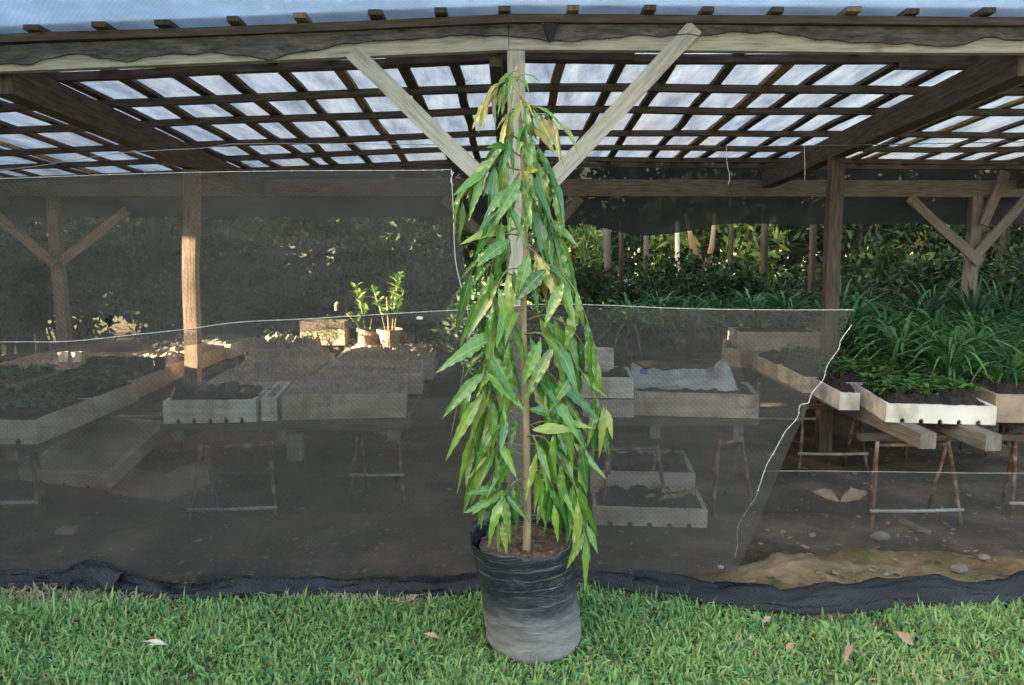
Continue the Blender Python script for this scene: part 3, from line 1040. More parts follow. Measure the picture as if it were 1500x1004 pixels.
# crown tip
branch([(757, 112, 0), (742, 118, 0.01), (725, 130, 0.02), (714, 148, 0.02)], 10, 0.08, 0.12, 'young', 0.4)
branch([(757, 104, 0), (750, 106, 0.02), (742, 118, 0.03)], 5, 0.06, 0.09, 'light', 0.5)
branch([(760, 150, 0), (772, 150, 0.03), (786, 160, 0.03)], 6, 0.08, 0.12, 'light', 0.4)
branch([(761, 178, 0), (768, 178, 0.05), (772, 195, 0.06)], 7, 0.09, 0.14, 'mix', 0.5)
branch([(762, 205, 0), (748, 200, 0.04), (738, 218, 0.05)], 6, 0.10, 0.14, 'mix', 0.5)
branch([(757, 120, 0), (762, 112, 0.02), (770, 108, 0.03)], 4, 0.025, 0.05, 'light', 0.9)
branch([(760, 165, 0), (750, 160, 0.03), (742, 175, 0.04)], 5, 0.09, 0.13, 'young', 0.3)
branch([(761, 140, 0), (768, 148, 0.02), (775, 165, 0.03)], 4, 0.06, 0.10, 'young', 0.3)
branch([(763, 195, 0), (780, 172, 0.03), (800, 168, 0.03), (815, 175, 0.03)], 8, 0.09, 0.14, 'young', 0.3, side=0.05)
branch([(764, 215, 0), (778, 205, 0.03), (792, 220, 0.04)], 6, 0.10, 0.15, 'mix', 0.5)
# shoulder
branch([(765, 230, 0), (745, 222, 0.03), (724, 240, 0.05), (708, 258, 0.06)], 8, 0.13, 0.19, 'green', 0.5, side=-0.1)
branch([(765, 250, 0), (735, 245, 0.02), (705, 252, 0.04), (684, 268, 0.05), (678, 290, 0.05)], 8, 0.09, 0.14, 'light', 0.3)
branch([(766, 240, 0), (788, 232, 0.04), (804, 250, 0.05), (814, 276, 0.05)], 8, 0.13, 0.19, 'green', 0.5)
branch([(766, 260, 0), (772, 250, 0.06), (778, 285, 0.08), (790, 320, 0.08)], 7, 0.14, 0.20, 'green', 0.7)
branch([(766, 270, 0), (755, 262, 0.06), (742, 290, 0.09), (735, 320, 0.08)], 7, 0.13, 0.19, 'green', 0.7)
branch([(765, 255, 0), (762, 245, 0.05), (765, 262, 0.08)], 5, 0.10, 0.16, 'young', 0.5)
branch([(768, 300, 0), (790, 295, 0.03), (806, 315, 0.04), (815, 345, 0.04)], 7, 0.14, 0.20, 'mix', 0.4)
branch([(768, 320, 0), (795, 318, 0.04), (816, 345, 0.05), (834, 385, 0.05)], 9, 0.14, 0.20, 'green', 0.4)
branch([(768, 330, 0), (755, 335, 0.05), (730, 352, 0.07), (722, 385, 0.06), (718, 400, 0.06)], 9, 0.12, 0.19, 'green', 0.7, side=-0.15)
branch([(768, 345, 0), (735, 345, 0.0), (710, 368, -0.02), (692, 395, -0.02)], 7, 0.11, 0.17, 'mix', 0.4, side=-0.1)
branch([(769, 360, 0), (785, 370, 0.05), (800, 385, 0.05)], 7, 0.11, 0.18, 'young', 0.6)
branch([(769, 380, 0), (790, 382, 0.06), (822, 400, 0.07), (845, 430, 0.08), (860, 470, 0.08), (868, 500, 0.08)], 13, 0.13, 0.20, 'mix', 0.35, start=0.12, rad=0.0045)
branch([(768, 395, 0), (745, 395, 0.06), (728, 420, 0.08), (722, 455, 0.08)], 8, 0.13, 0.19, 'mix', 0.6)
branch([(768, 410, 0), (735, 400, 0.03), (712, 420, 0.03), (705, 450, 0.03)], 8, 0.12, 0.18, 'green', 0.5)
branch([(767, 440, 0), (745, 435, 0.05), (728, 470, 0.07), (716, 515, 0.07), (712, 545, 0.07)], 9, 0.13, 0.19, 'mix', 0.55)
branch([(767, 455, 0), (755, 455, 0.08), (748, 490, 0.10), (742, 520, 0.10)], 5, 0.14, 0.20, 'light', 0.5)
branch([(768, 490, 0), (790, 488, 0.06), (818, 502, 0.07), (845, 535, 0.07), (872, 580, 0.07), (884, 610, 0.06)], 11, 0.12, 0.19, 'mix', 0.5, start=0.1, rad=0.0045)
branch([(768, 470, 0), (800, 462, 0.02), (835, 480, 0.02), (860, 515, 0.02)], 10, 0.13, 0.20, 'mix', 0.35)
branch([(769, 530, 0), (745, 525, 0.04), (722, 555, 0.06), (705, 600, 0.05)], 10, 0.13, 0.19, 'light', 0.5)
branch([(769, 545, 0), (795, 540, 0.04), (815, 560, 0.06), (828, 600, 0.06)], 9, 0.13, 0.20, 'green', 0.6)
branch([(770, 575, 0), (800, 570, 0.03), (835, 590, 0.03), (850, 640, 0.03)], 9, 0.12, 0.19, 'mix', 0.4)
branch([(770, 590, 0), (735, 580, 0.02), (702, 610, 0.02), (690, 650, 0.02)], 10, 0.12, 0.19, 'light', 0.4)
branch([(770, 610, 0), (745, 605, 0.06), (730, 635, 0.08), (726, 670, 0.07)], 8, 0.12, 0.18, 'mix', 0.6)
branch([(771, 640, 0), (795, 640, 0.05), (815, 665, 0.06), (838, 700, 0.06), (846, 725, 0.06)], 11, 0.12, 0.18, 'mix', 0.45)
branch([(771, 655, 0), (740, 650, 0.02), (712, 670, 0.03), (698, 690, 0.03)], 8, 0.10, 0.16, 'light', 0.5)
branch([(771, 690, 0), (790, 690, 0.06), (805, 715, 0.08), (812, 740, 0.08)], 8, 0.12, 0.17, 'green', 0.7)
branch([(772, 705, 0), (800, 700, 0.05), (830, 720, 0.06), (848, 752, 0.06), (858, 775, 0.06)], 9, 0.11, 0.17, 'mix', 0.45)
branch([(772, 700, 0), (755, 705, 0.06), (742, 722, 0.08)], 7, 0.10, 0.16, 'green', 0.7)
branch([(772, 720, 0), (748, 715, 0.04), (732, 740, 0.05), (730, 762, 0.05)], 5, 0.09, 0.13, 'light', 0.4)
for px_, nl_, kd in (([(770, 560, 0), (790, 556, 0.06), (806, 585, 0.09), (812, 625, 0.09)], 9, 'green'), ([(771, 625, 0), (800, 618, 0.02), (832, 640, 0.02), (850, 690, 0.02)], 10, 'mix'), ([(771, 650, 0), (792, 655, -0.03), (806, 690, -0.03), (812, 720, -0.03)], 9, 'green'), ([(771, 668, 0), (745, 662, 0.05), (725, 690, 0.06), (716, 712, 0.06)], 8, 'mix'), ([(772, 640, 0), (782, 640, 0.09), (790, 668, 0.11), (792, 700, 0.11)], 7, 'light'), ([(770, 600, 0), (748, 598, -0.03), (722, 620, -0.04), (706, 660, -0.04)], 9, 'green'), ([(768, 500, 0), (745, 498, -0.03), (715, 520, -0.03), (692, 560, -0.03)], 9, 'mix'), ([(772, 690, 0), (805, 682, 0.0), (836, 700, 0.0), (852, 740, 0.0)], 8, 'mix')):
    branch(px_, nl_, 0.12, 0.18, kd, 0.55)
# big leaves that stand clear of the outline
free_leaf_branch([((714, 500), (642, 546), 0.09, 0.052, 'green'), ((718, 488), (668, 520), 0.07, 0.04, 'light'), ((710, 545), (652, 610), 0.10, 0.048, 'green'), ((708, 575), (658, 668), 0.09, 0.045, 'green'), ((712, 548), (765, 600), 0.12, 0.045, 'green'), ((722, 520), (755, 585), 0.12, 0.05, 'green')])
free_leaf_branch([((728, 718), (682, 724), 0.08, 0.036, 'green'), ((726, 735), (680, 752), 0.08, 0.038, 'green'), ((735, 724), (746, 790), 0.09, 0.038, 'green'), ((742, 726), (775, 765), 0.09, 0.03, 'green')])
free_leaf_branch([((775, 372), (758, 440), 0.10, 0.05, 'green'), ((800, 395), (758, 440), 0.11, 0.055, 'green'), ((826, 415), (800, 475), 0.11, 0.048, 'light'), ((762, 262), (728, 325), 0.12, 0.055, 'green'), ((748, 352), (700, 390), 0.10, 0.052, 'green'), ((748, 276), (712, 318), 0.09, 0.045, 'green')])
free_leaf_branch([((780, 630), (852, 632), 0.10, 0.045, 'light'), ((775, 600), (828, 612), 0.08, 0.04, 'green'), ((826, 620), (868, 628), 0.08, 0.03, 'light'), ((838, 548), (806, 600), 0.11, 0.05, 'green'), ((792, 500), (768, 560), 0.10, 0.05, 'light'), ((812, 506), (770, 590), 0.11, 0.048, 'light')])
free_leaf_branch([((884, 596), (878, 665), 0.06, 0.034, 'young'), ((876, 590), (862, 650), 0.06, 0.034, 'light'), ((888, 600), (896, 640), 0.05, 0.03, 'young'), ((856, 780), (832, 830), 0.09, 0.036, 'light'), ((858, 785), (857, 862), 0.08, 0.028, 'light'), ((860, 770), (874, 808), 0.08, 0.03, 'green'), ((846, 735), (848, 800), 0.09, 0.036, 'young'), ((735, 765), (742, 808), 0.10, 0.03, 'light')])


# ------------------------------------------------------------------ foam boxes, benches
def foam_box(label, P0, P1, depth, h, matk, fill=None, notches=5, wall=0.022, group=None, mound=0.012, fill_mat='soil', cat="foam box", name="foam_box", seed=0, tilt=None, nfill=34, lipless=False):
    """P0,P1: left and right lower front corners (world); the box runs back by 'depth' square to them"""
    P0, P1 = Vector(P0), Vector(P1)
    root = thing(name, label, cat, P0, group)
    ex = (P1 - P0)
    W = ex.length
    ex.normalize()
    eyv = Vector((-ex.y, ex.x, 0)).normalized()
    ez = ex.cross(eyv).normalized()
    if tilt:
        R_ = Matrix.Rotation(tilt, 3, ex)
        eyv, ez = R_ @ eyv, R_ @ ez

    def W_(x, y, z):
        return P0 + ex * x + eyv * y + ez * z
    m = MB()

    def wall_notched(y0, y1, flip):
        xs = [0.0]
        nw, nh = W * 0.022, h * 0.24
        outl = [(0, 0)]
        for i in range(notches):
            c = W * (i + 0.9) / (notches + 0.8)
            outl += [(c - nw, 0), (c - nw, nh * 0.75), (c - nw * 0.4, nh), (c + nw * 0.4, nh), (c + nw, nh * 0.75), (c + nw, 0)]
        outl += [(W, 0), (W, h), (0, h)]
        # slice into columns so every face is a simple quad
        cuts = sorted(set(round(p[0], 6) for p in outl) | set(round(W * q / 16, 6) for q in range(1, 16)))
        top = {c_: h - 0.007 * abs(fbm(c_ + seed * 3, y0, 0, 15)) for c_ in cuts}

        def low(x):
            for i in range(notches):
                c = W * (i + 0.9) / (notches + 0.8)
                dd = abs(x - c)
                if dd < nw * 0.41:
                    return nh
                if dd < nw - 1e-5:
                    return nh * 0.75
            return 0.0
        for a, b in zip(cuts, cuts[1:]):
            lo = low((a + b) / 2)
            vv = [W_(a, y0, lo), W_(b, y0, lo), W_(b, y0, top[b]), W_(a, y0, top[a]), W_(a, y1, lo), W_(b, y1, lo), W_(b, y1, top[b]), W_(a, y1, top[a])]
            m.add(vv, [(0, 1, 2, 3), (7, 6, 5, 4), (3, 2, 6, 7), (4, 5, 1, 0), (1, 5, 6, 2), (0, 3, 7, 4)])
    wall_notched(0, wall, 0)
    wall_notched(depth - wall, depth, 1)
    for x0 in (0.0, W - wall):
        n_ = 7
        pv = []
        for i in range(n_ + 1):
            y = lerp(wall, depth - wall, i / n_)
            zt = h - (0.007 * abs(fbm(x0 + seed, y, 0, 14)))
            pv += [W_(x0, y, 0), W_(x0 + wall, y, 0), W_(x0 + wall, y, zt), W_(x0, y, zt)]
        ff = []
        for i in range(n_):
            for j in range(4):
                a, b = i * 4 + j, i * 4 + (j + 1) % 4
                ff.append((a, b, b + 4, a + 4))
        m.add(pv, ff)
    vv = [W_(wall, wall, 0.012), W_(W - wall, wall, 0.012), W_(W - wall, depth - wall, 0.012), W_(wall, depth - wall, 0.012)]
    m.add(vv, [(0, 1, 2, 3)])
    m.build("shell", M[matk], root)
    if fill:
        def ff_(u, v):
            x, y = lerp(wall * 0.9, W - wall * 0.9, u), lerp(wall * 0.9, depth - wall * 0.9, v)
            edge = min(1, 8 * min(u, 1 - u, v, 1 - v))
            return W_(x, y, h - 0.012 + mound * edge * 1.6 + mound * fbm(x + seed, y, seed, 12) * (0.4 + edge) + (0.010 * fbm(x, y, seed + 2, 40) if fill == 'sand' else 0.016 * fbm(x, y, seed, 28)))
        MB().grid(nfill, nfill, ff_).build(fill, M[fill_mat], root, smooth=False)
    root["_w"] = W
    return root, W_, W


def seedlings(root, W_, W, depth, h, n, hmin, hmax, cols, x0=0.05, x1=0.95, y0=0.05, y1=0.95, lw=0.3, nl=(4, 7)):
    m = MB()
    for i in range(n):
        x, y = W * random.uniform(x0, x1), depth * random.uniform(y0, y1)
        b = W_(x, y, h)
        hh = random.uniform(hmin, hmax)
        top = b + Vector((random.uniform(-0.01, 0.01), random.uniform(-0.01, 0.01), hh * 0.6))
        m.tube([b - Vector((0, 0, 0.02)), top], 0.0014, 3, caps=False)
        for q in range(len(m.v) - 6, len(m.v)):
            m.tint[q] = (0.12, 0.2, 0.06, 0.2)
        for k in range(random.randint(*nl)):
            a = random.random() * 6.28
            L_ = hh * random.uniform(0.4, 0.75)
            c = random.choice(cols)
            kk = random.uniform(0.7, 1.3)
            m.leaf(b.lerp(top, random.uniform(0.5, 1)), (math.cos(a), math.sin(a), random.uniform(0.1, 1.0)), (-math.cos(a) * 0.5, -math.sin(a) * 0.5, 1), L_, L_ * lw, tuple(cc * kk for cc in c), bend=0.3, nt=4, ns=1, fold=0.3)
    o = m.build("seedlings", M['leaf_small'], root, smooth=True)
    o["kind"] = "stuff"
    return o


random.seed(33)
SEED_G = [(0.06, 0.15, 0.038), (0.085, 0.20, 0.045), (0.045, 0.12, 0.045), (0.12, 0.23, 0.055)]

# --- right bench
bz = 0.585
rb = thing("nursery_bench", "rough bench of timber poles on rusty rod trestles at the right", "bench", (2.4, 5.0, 0))
for x0, x1, yf in ((2.20, 2.06, 4.02), (2.52, 2.42, 3.98), (2.95, 2.95, 4.15), (3.7, 3.7, 4.1)):
    MB().beam((x0, yf, bz - 0.045), (x1, 6.6, bz - 0.045), 0.085, 0.085, n=6, warp=0.006).build("bearer", M['timber_grey'], rb)
for y in (4.35, 5.2, 6.2):
    MB().beam((1.98, y, bz - 0.107), (4.4, y, bz - 0.107), 0.05, 0.035, n=3, warp=0.004).build("cross_bar", M['timber_dark'], rb)


def trestle(root, fl, fr, zt, dy, bar=True, barz=0.17):
    """two A-leg pairs of thin rod with a low bar between the front feet"""
    fl, fr = Vector(fl), Vector(fr)
    for f, s_ in ((fl, 1), (fr, -1)):
        top = Vector((f.x + s_ * 0.05, f.y + 0.10, zt))
        MB().tube([f, f.lerp(top, 0.5) + Vector((0.003, 0, 0)), top], 0.011, 7).build("leg", M['rust'], root, smooth=True)
        MB().tube([f + Vector((0.08 * s_, dy, 0)), top + Vector((0.01, 0.02, 0))], 0.010, 7).build("leg", M['rust'], root, smooth=True)
    if bar:
        a, b = fl.lerp(Vector((fl.x + 0.05, fl.y + 0.1, zt)), barz / zt), fr.lerp(Vector((fr.x - 0.05, fr.y + 0.1, zt)), barz / zt)
        MB().tube([a + Vector((-0.02, -0.012, 0)), a.lerp(b, 0.5) + Vector((0, -0.012, -0.004)), b + Vector((0.02, -0.012, 0))], 0.010, 7).build("spreader", M['wire_pale'], root, smooth=True)
    a, b = Vector((fl.x + 0.05, fl.y + 0.1, zt - 0.02)), Vector((fr.x - 0.05, fr.y + 0.1, zt - 0.02))
    MB().tube([a, b], 0.010, 7).build("head_bar", M['rust'], root, smooth=True)


trestle(rb, (2.00, 4.17, 0), (2.51, 4.19, 0), 0.47, 0.22, barz=0.10)
trestle(rb, (2.86, 4.30, 0), (3.45, 4.30, 0), 0.47, 0.22, barz=0.10)
trestle(rb, (1.95, 5.15, 0), (2.42, 5.15, 0), 0.47, 0.2, barz=0.15)
trestle(rb, (1.98, 6.2, 0), (2.5, 6.2, 0), 0.47, 0.2, barz=0.15)
trestle(rb, (2.9, 5.6, 0), (3.5, 5.6, 0), 0.47, 0.2, barz=0.15)

ra, W_, W = foam_box("clean white notched foam tray of dark soil at the front of the right bench", (2.085, 4.265, bz), (2.655, 4.19, bz), 0.62, 0.105, 'foam', "soil", 5, seed=1, mound=0.03)
seedlings(ra, W_, W, 0.62, 0.115, 300, 0.05, 0.11, SEED_G + [(0.12, 0.22, 0.05)], y0=0.22, lw=0.5)
yy = 4.575
for i in range(3):
    lab = ["long white foam tray just behind the front tray, on the right bench's inner edge", "greyish foam tray midway along the inner edge of the right bench", "soil-stained foam tray farthest back on the inner edge of the right bench"][i]
    x0 = 1.955 - 0.022 * i
    r_, W_, W = foam_box(lab, (x0, yy, bz), (x0 + 0.62 - (0.50 if i == 0 else 0), yy - 0.005, bz), 0.515, 0.105, ['foam', 'foam', 'foam_dirty'][i], "soil", 0, seed=3 + i, mound=0.03)
    if i == 0:
        seedlings(r_, W_, W, 0.515, 0.105, 14, 0.03, 0.06, SEED_G, y0=0.3, x0=0.3, lw=0.5)
    else:
        seedlings(r_, W_, W, 0.515, 0.105, 120, 0.05, 0.11, SEED_G, x0=0.3, lw=0.5)
    yy += 0.525
r_, W_, W = foam_box("foam tray thick with broad green seedlings in the middle of the right bench", (2.09, 4.92, bz), (2.70, 4.90, bz), 0.55, 0.105, 'foam_dirty', "soil", 0, seed=9, mound=0.03)
seedlings(r_, W_, W, 0.55, 0.105, 170, 0.07, 0.14, SEED_G + [(0.12, 0.22, 0.05)], lw=0.5)
r_, W_, W = foam_box("second seedling tray on the right bench, under the arching strap leaves", (2.58, 5.50, bz), (3.15, 5.50, bz), 0.55, 0.105, 'foam_dirty', "soil", 0, seed=10, mound=0.03)
seedlings(r_, W_, W, 0.55, 0.105, 110, 0.06, 0.12, SEED_G, lw=0.5)
foam_box("raised dirty foam box standing across the far end of the right bench", (1.83, 6.30, bz + 0.11), (2.50, 6.26, bz + 0.11), 0.35, 0.155, 'foam_dirty', "soil", 0, seed=12)
foam_box("low brown-stained foam box supporting the raised box at the right bench's end", (1.80, 6.30, bz), (2.52, 6.24, bz), 0.36, 0.105, 'foam_brown', None, 0, seed=13)
foam_box("brown foam box lying at the inner back corner of the right bench", (1.66, 6.12, bz + 0.02), (1.80, 6.08, bz + 0.02), 0.6, 0.14, 'foam_brown', None, 0, seed=14)
foam_box("chunky brown-stained foam box at the picture's right edge on the bench", (2.715, 4.30, bz - 0.01), (3.25, 4.25, bz - 0.01), 0.5, 0.16, 'foam_brown', "soil", 0, seed=15, mound=0.02)

# --- centre bench, left of the tree
cz_ = 0.535
cb = thing("nursery_bench", "low bench carrying the grey sand beds and tan pots left of the tree", "bench", (-1.3, 5.3, 0))
for y in (4.5, 5.0, 5.5, 6.0, 6.3):
    MB().beam((-2.05, y, cz_ - 0.022), (-0.60, y, cz_ - 0.022), 0.12, 0.035, n=3, warp=0.003).build("board", M['timber_dark'], cb)
for x in (-1.95, -1.35, -0.7):
    MB().beam((x, 4.46, cz_ - 0.075), (x, 6.4, cz_ - 0.075), 0.06, 0.065, n=3).build("bearer", M['timber_grey'], cb)
trestle(cb, (-1.84, 4.28, 0), (-1.36, 4.32, 0), 0.43, 0.22, barz=0.07)
trestle(cb, (-1.0, 4.6, 0), (-0.66, 4.6, 0), 0.43, 0.22)
trestle(cb, (-1.9, 5.9, 0), (-0.8, 5.9, 0), 0.43, 0.22)
MB().beam((-1.28, 4.50, 0.30), (-1.28, 4.50, 0.46), 0.09, 0.05, up=(0, 1, 0)).build("stub_post", M['timber_grey'], cb)

r_, W_, W = foam_box("white notched foam box holding black bags at the front left of the centre bench", (-2.02, 4.43, cz_), (-1.50, 4.475, cz_), 0.40, 0.135, 'foam', "soil", 5, seed=20, mound=0.02)
m = MB()
for i in range(7):
    x, y = lerp(0.06, W - 0.06, (i % 4) / 3), 0.10 + 0.2 * (i // 4) + random.uniform(-0.03, 0.03)
    m.lathe(W_(x, y, 0.10), [(0.001, 0.0), (0.05, 0.0), (0.055, 0.05), (0.035, 0.075 + random.uniform(-0.02, 0.03)), (0.001, 0.08)], 10, 0.35)
bb = tag(m.build("crumpled_bags", M['black_plastic']), "crumpled black plastic bags heaped inside the white notched foam box", "bags", kind="stuff")
m = MB()
m.lathe(at(298, 572, 4.6), [(0.001, 0.0), (0.016, 0.0), (0.018, 0.03), (0.010, 0.06), (0.001, 0.064)], 8, 0.3)
tag(m.build("blue_packet", M['blue_plastic']), "small blue plastic packet standing in the white notched foam box", "packet")

foam_box("narrow white foam piece beside the notched box on the centre bench", (-1.475, 4.50, cz_), (-1.385, 4.51, cz_), 0.5, 0.14, 'foam', None, 0, seed=22)
foam_box("wide grey foam bed heaped with sand at the front of the centre bench", (-1.36, 4.52, cz_), (-0.64, 4.60, cz_), 0.62, 0.145, 'foam_dirty', "sand", 0, seed=23, mound=0.03, fill_mat='sand', nfill=54)
foam_box("grey sand-filled foam bed behind the notched box on the centre bench", (-1.99, 4.98, cz_), (-1.38, 5.02, cz_), 0.52, 0.14, 'foam_dirty', "sand", 0, seed=24, mound=0.03, fill_mat='sand', nfill=48)
foam_box("middle sand bed in front of the sunlit tan pots", (-1.34, 5.26, cz_), (-0.62, 5.32, cz_), 0.50, 0.14, 'foam_dirty', "sand", 0, seed=25, mound=0.03, fill_mat='sand', nfill=48)
foam_box("sunlit sand bed under the two tan pots", (-1.36, 5.84, cz_), (-0.60, 5.88, cz_), 0.72, 0.15, 'foam_dirty', "sand", 0, seed=26, mound=0.03, fill_mat='sand', nfill=54)
foam_box("sunlit bed of small bushy plants left of the tan pots", (-2.0, 5.60, cz_), (-1.40, 5.64, cz_), 0.62, 0.15, 'foam_dirty', "sand", 0, seed=27, mound=0.08, fill_mat='sand', nfill=48)


# potted plants on the sunlit bed
def tan_pot(label, c, r, h, lean=0.0, stems=()):
    root = thing("tan_pot_plant", label, "potted plant", c)
    m = MB()
    m.lathe(c, [(0.001, 0.0), (r * 0.62, 0.0), (r * 0.70, h * 0.4), (r * 0.84, h * 0.84), (r * 1.0, h * 0.85), (r * 1.03, h), (r * 0.9, h), (r * 0.86, h * 0.86), (0.001, h * 0.84)], 22, 0.06)
    if lean:
        for i, v in enumerate(m.v):
            v = Vector(v) - c
            m.v[i] = tuple(c + Matrix.Rotation(lean, 3, 'Y') @ v)
    m.build("pot", M['clay'], root, smooth=False)
    top = c + Matrix.Rotation(lean, 3, 'Y') @ Vector((0, 0, h * 0.86))
    for (dx, dz, r0, leaves) in stems:
        tip = top + Vector((dx, random.uniform(-0.02, 0.02), dz))
        s_ = MB().tube([top + Vector((dx * 0.2, 0, -0.02)), top.lerp(tip, 0.5) + Vector((dx * 0.05, 0, 0)), tip], [r0, r0 * 0.8, r0 * 0.5], 6).build("stem", M['twig'], root, smooth=True)
        if leaves:
            lm = MB()
            for k in range(leaves):
                t = random.uniform(0.35, 1.0)
                p = top.lerp(tip, t)
                a = random.random() * 6.28
                lm.leaf(p, (math.cos(a) * 0.8, math.sin(a) * 0.8, random.uniform(0.2, 1.2)), (-math.cos(a), -math.sin(a), 1), random.uniform(0.07, 0.12), 0.04, random.choice([(0.16, 0.30, 0.04), (0.24, 0.36, 0.05), (0.11, 0.24, 0.04)]), bend=0.25, nt=4, ns=1)
            lm.build("leaves", M['leaf_small'], s_, smooth=True)
    return root


pz = cz_ + 0.165
tan_pot("leaning tan pot with one short leafy shoot on the sunlit sand bed", at(535, 516, 6.38), 0.105, 0.19, 0.22, ((-0.10, 0.38, 0.008, 42), (-0.18, 0.16, 0.006, 9), (0.03, 0.12, 0.006, 0)))
tan_pot("upright tan pot with several tall leafy stems on the sunlit sand bed", at(572, 521, 6.20), 0.105, 0.215, 0.0, ((-0.02, 0.28, 0.012, 0), (-0.13, 0.36, 0.007, 30), (0.08, 0.46, 0.010, 52), (0.12, 0.34, 0.008, 24), (0.02, 0.30, 0.010, 10)))


def bush(name, label, c, rx, rz, n, L_, cols, cat="plant", group=None, mat='leaf_small', tw=5):
    root = thing(name, label, cat, c, group)
    m = MB()
    tips = []
    for k in range(tw):
        a = random.random() * 6.28
        tip = c + Vector((math.cos(a) * rx * 0.8, math.sin(a) * rx * 0.8, rz * random.uniform(0.8, 1.7)))
        m.tube([c, c.lerp(tip, 0.5) + Vector((0, 0, rz * 0.2)), tip], 0.003, 4)
        tips.append(tip)
    m.build("stems", M['twig'], root)
    lm = MB()
    for k in range(n):
        t = random.choice(tips)
        p = c.lerp(t, random.uniform(0.35, 1.05)) + Vector((random.gauss(0, rx * 0.25), random.gauss(0, rx * 0.25), random.gauss(0, rz * 0.15)))
        a = random.random() * 6.28
        kk = random.uniform(0.7, 1.3)
        lm.leaf(p, (math.cos(a), math.sin(a), random.uniform(-0.2, 0.9)), (-math.cos(a) * 0.4, -math.sin(a) * 0.4, 1), L_ * random.uniform(0.7, 1.3), L_ * 0.35, tuple(x * kk for x in random.choice(cols)), bend=0.3, nt=4, ns=1)
    lm.build("leaves", M['leaf_small'], root, smooth=True)
    return root


YG = [(0.16, 0.22, 0.05), (0.10, 0.18, 0.04), (0.22, 0.26, 0.08)]
bush("low_bush", "low feathery yellow-green bush at the left end of the sunlit bed", at(430, 520, 6.02), 0.15, 0.11, 260, 0.055, YG)
bush("wiry_bush", "wiry open bush between the low feathery bush and the leaning pot", at(485, 508, 6.2), 0.15, 0.15, 190, 0.06, YG)
MB_ = MB()
MB_.tube(smooth_path([at(493, 455, 6.1), at(492, 448, 6.1), at(495, 443, 6.1)], 6), 0.012, 6)
tag(MB_.build("red_tag", M['clay']), "small reddish plant label standing behind the leaning tan pot", "plant label")
foam_box("grey foam box standing on the bed behind the bushes and pots", at(440, 506, 6.5), at(505, 506, 6.5), 0.2, 0.20, 'foam_brown', None, 0, seed=31)
m = MB()
for i in range(6):
    c = at(610 + i * 4, 517 - (i % 2) * 5, 6.02)
    m.leaf(c, (random.uniform(-1, 1), -0.3, 0.5), (0, -1, 1), 0.08, 0.04, (0.34, 0.25, 0.15), bend=0.2, nt=4, ns=1)
tag(m.build("dry_leaf_litter", M['leaf_small']), "curled dry leaves on the sunlit bed right of the upright pot", "dry leaves", kind="stuff")

# --- bench right of the tree
cc = thing("nursery_bench", "low bench with the long foam box right of the tree", "bench", (1.0, 5.0, 0))
for y in (4.62, 5.0, 5.35):
    MB().beam((0.35, y, cz_ - 0.022), (1.48, y, cz_ - 0.022), 0.12, 0.035, n=3, warp=0.003).build("board", M['timber_dark'], cc)
for x in (0.45, 0.86, 1.36):
    MB().beam((x, 4.58, cz_ - 0.085), (x, 5.45, cz_ - 0.085), 0.06, 0.085).build("bearer", M['timber_grey'], cc)
trestle(cc, (0.50, 4.22, 0), (0.88, 4.25, 0), 0.43, 0.3, bar=False)
trestle(cc, (1.16, 4.35, 0), (1.42, 4.45, 0), 0.43, 0.3, bar=False)
lb, W_, W = foam_box("long dirty foam box draped with cloudy plastic right of the tree", (0.745, 4.66, cz_), (1.47, 4.56, cz_), 0.42, 0.145, 'foam_dirty', "soil", 0, seed=40, mound=0.01)


def film_fn(u, v):
    x = lerp(-0.02, 0.62, u)
    y = lerp(0.06, 0.46, v)
    z = 0.15 + 0.05 * v + 0.035 * abs(fbm(x, y, 3, 5)) + (0.09 * max(0, 1 - abs(u - 0.92) * 9) + 0.05 * max(0, 1 - abs(u - 0.03) * 9)) * v
    return W_(x, y, z)


film = MB().grid(40, 20, film_fn).build("plastic_sheet", M['poly_clear'], smooth=True)
tag(film, "rumpled cloudy plastic sheet lying over the long foam box", "plastic sheet")
for i, (u, v) in enumerate(((0.80, 0.93), (0.12, 0.6))):
    c = film_fn(u, v) + Vector((0, -0.012, 0.008))
    mk = MB()
    mk.grid(4, 4, lambda a, b: c + Vector(((a - 0.5) * 0.05, -0.01 * b, 0.035 * (b - 0.3))))
    tag(mk.build("blue_scrap", M['blue_plastic']), ["blue plastic scrap by the plastic sheet's raised right corner", "blue plastic scrap at the plastic sheet's left end"][i], "scrap")
foam_box("upper white foam box of the stack beside the tree's foliage", (0.42, 4.62, cz_ + 0.115), (0.73, 4.60, cz_ + 0.115), 0.42, 0.125, 'foam', "soil", 0, seed=41)
foam_box("lower dull foam box of the stack beside the tree's foliage", (0.43, 4.62, cz_ - 0.002), (0.735, 4.60, cz_ - 0.002), 0.42, 0.110, 'foam_dirty', None, 0, seed=42)
foam_box("small foam box set back on top of the stack beside the tree", (0.44, 4.80, cz_ + 0.245), (0.63, 4.78, cz_ + 0.245), 0.25, 0.12, 'foam', None, 0, seed=43)

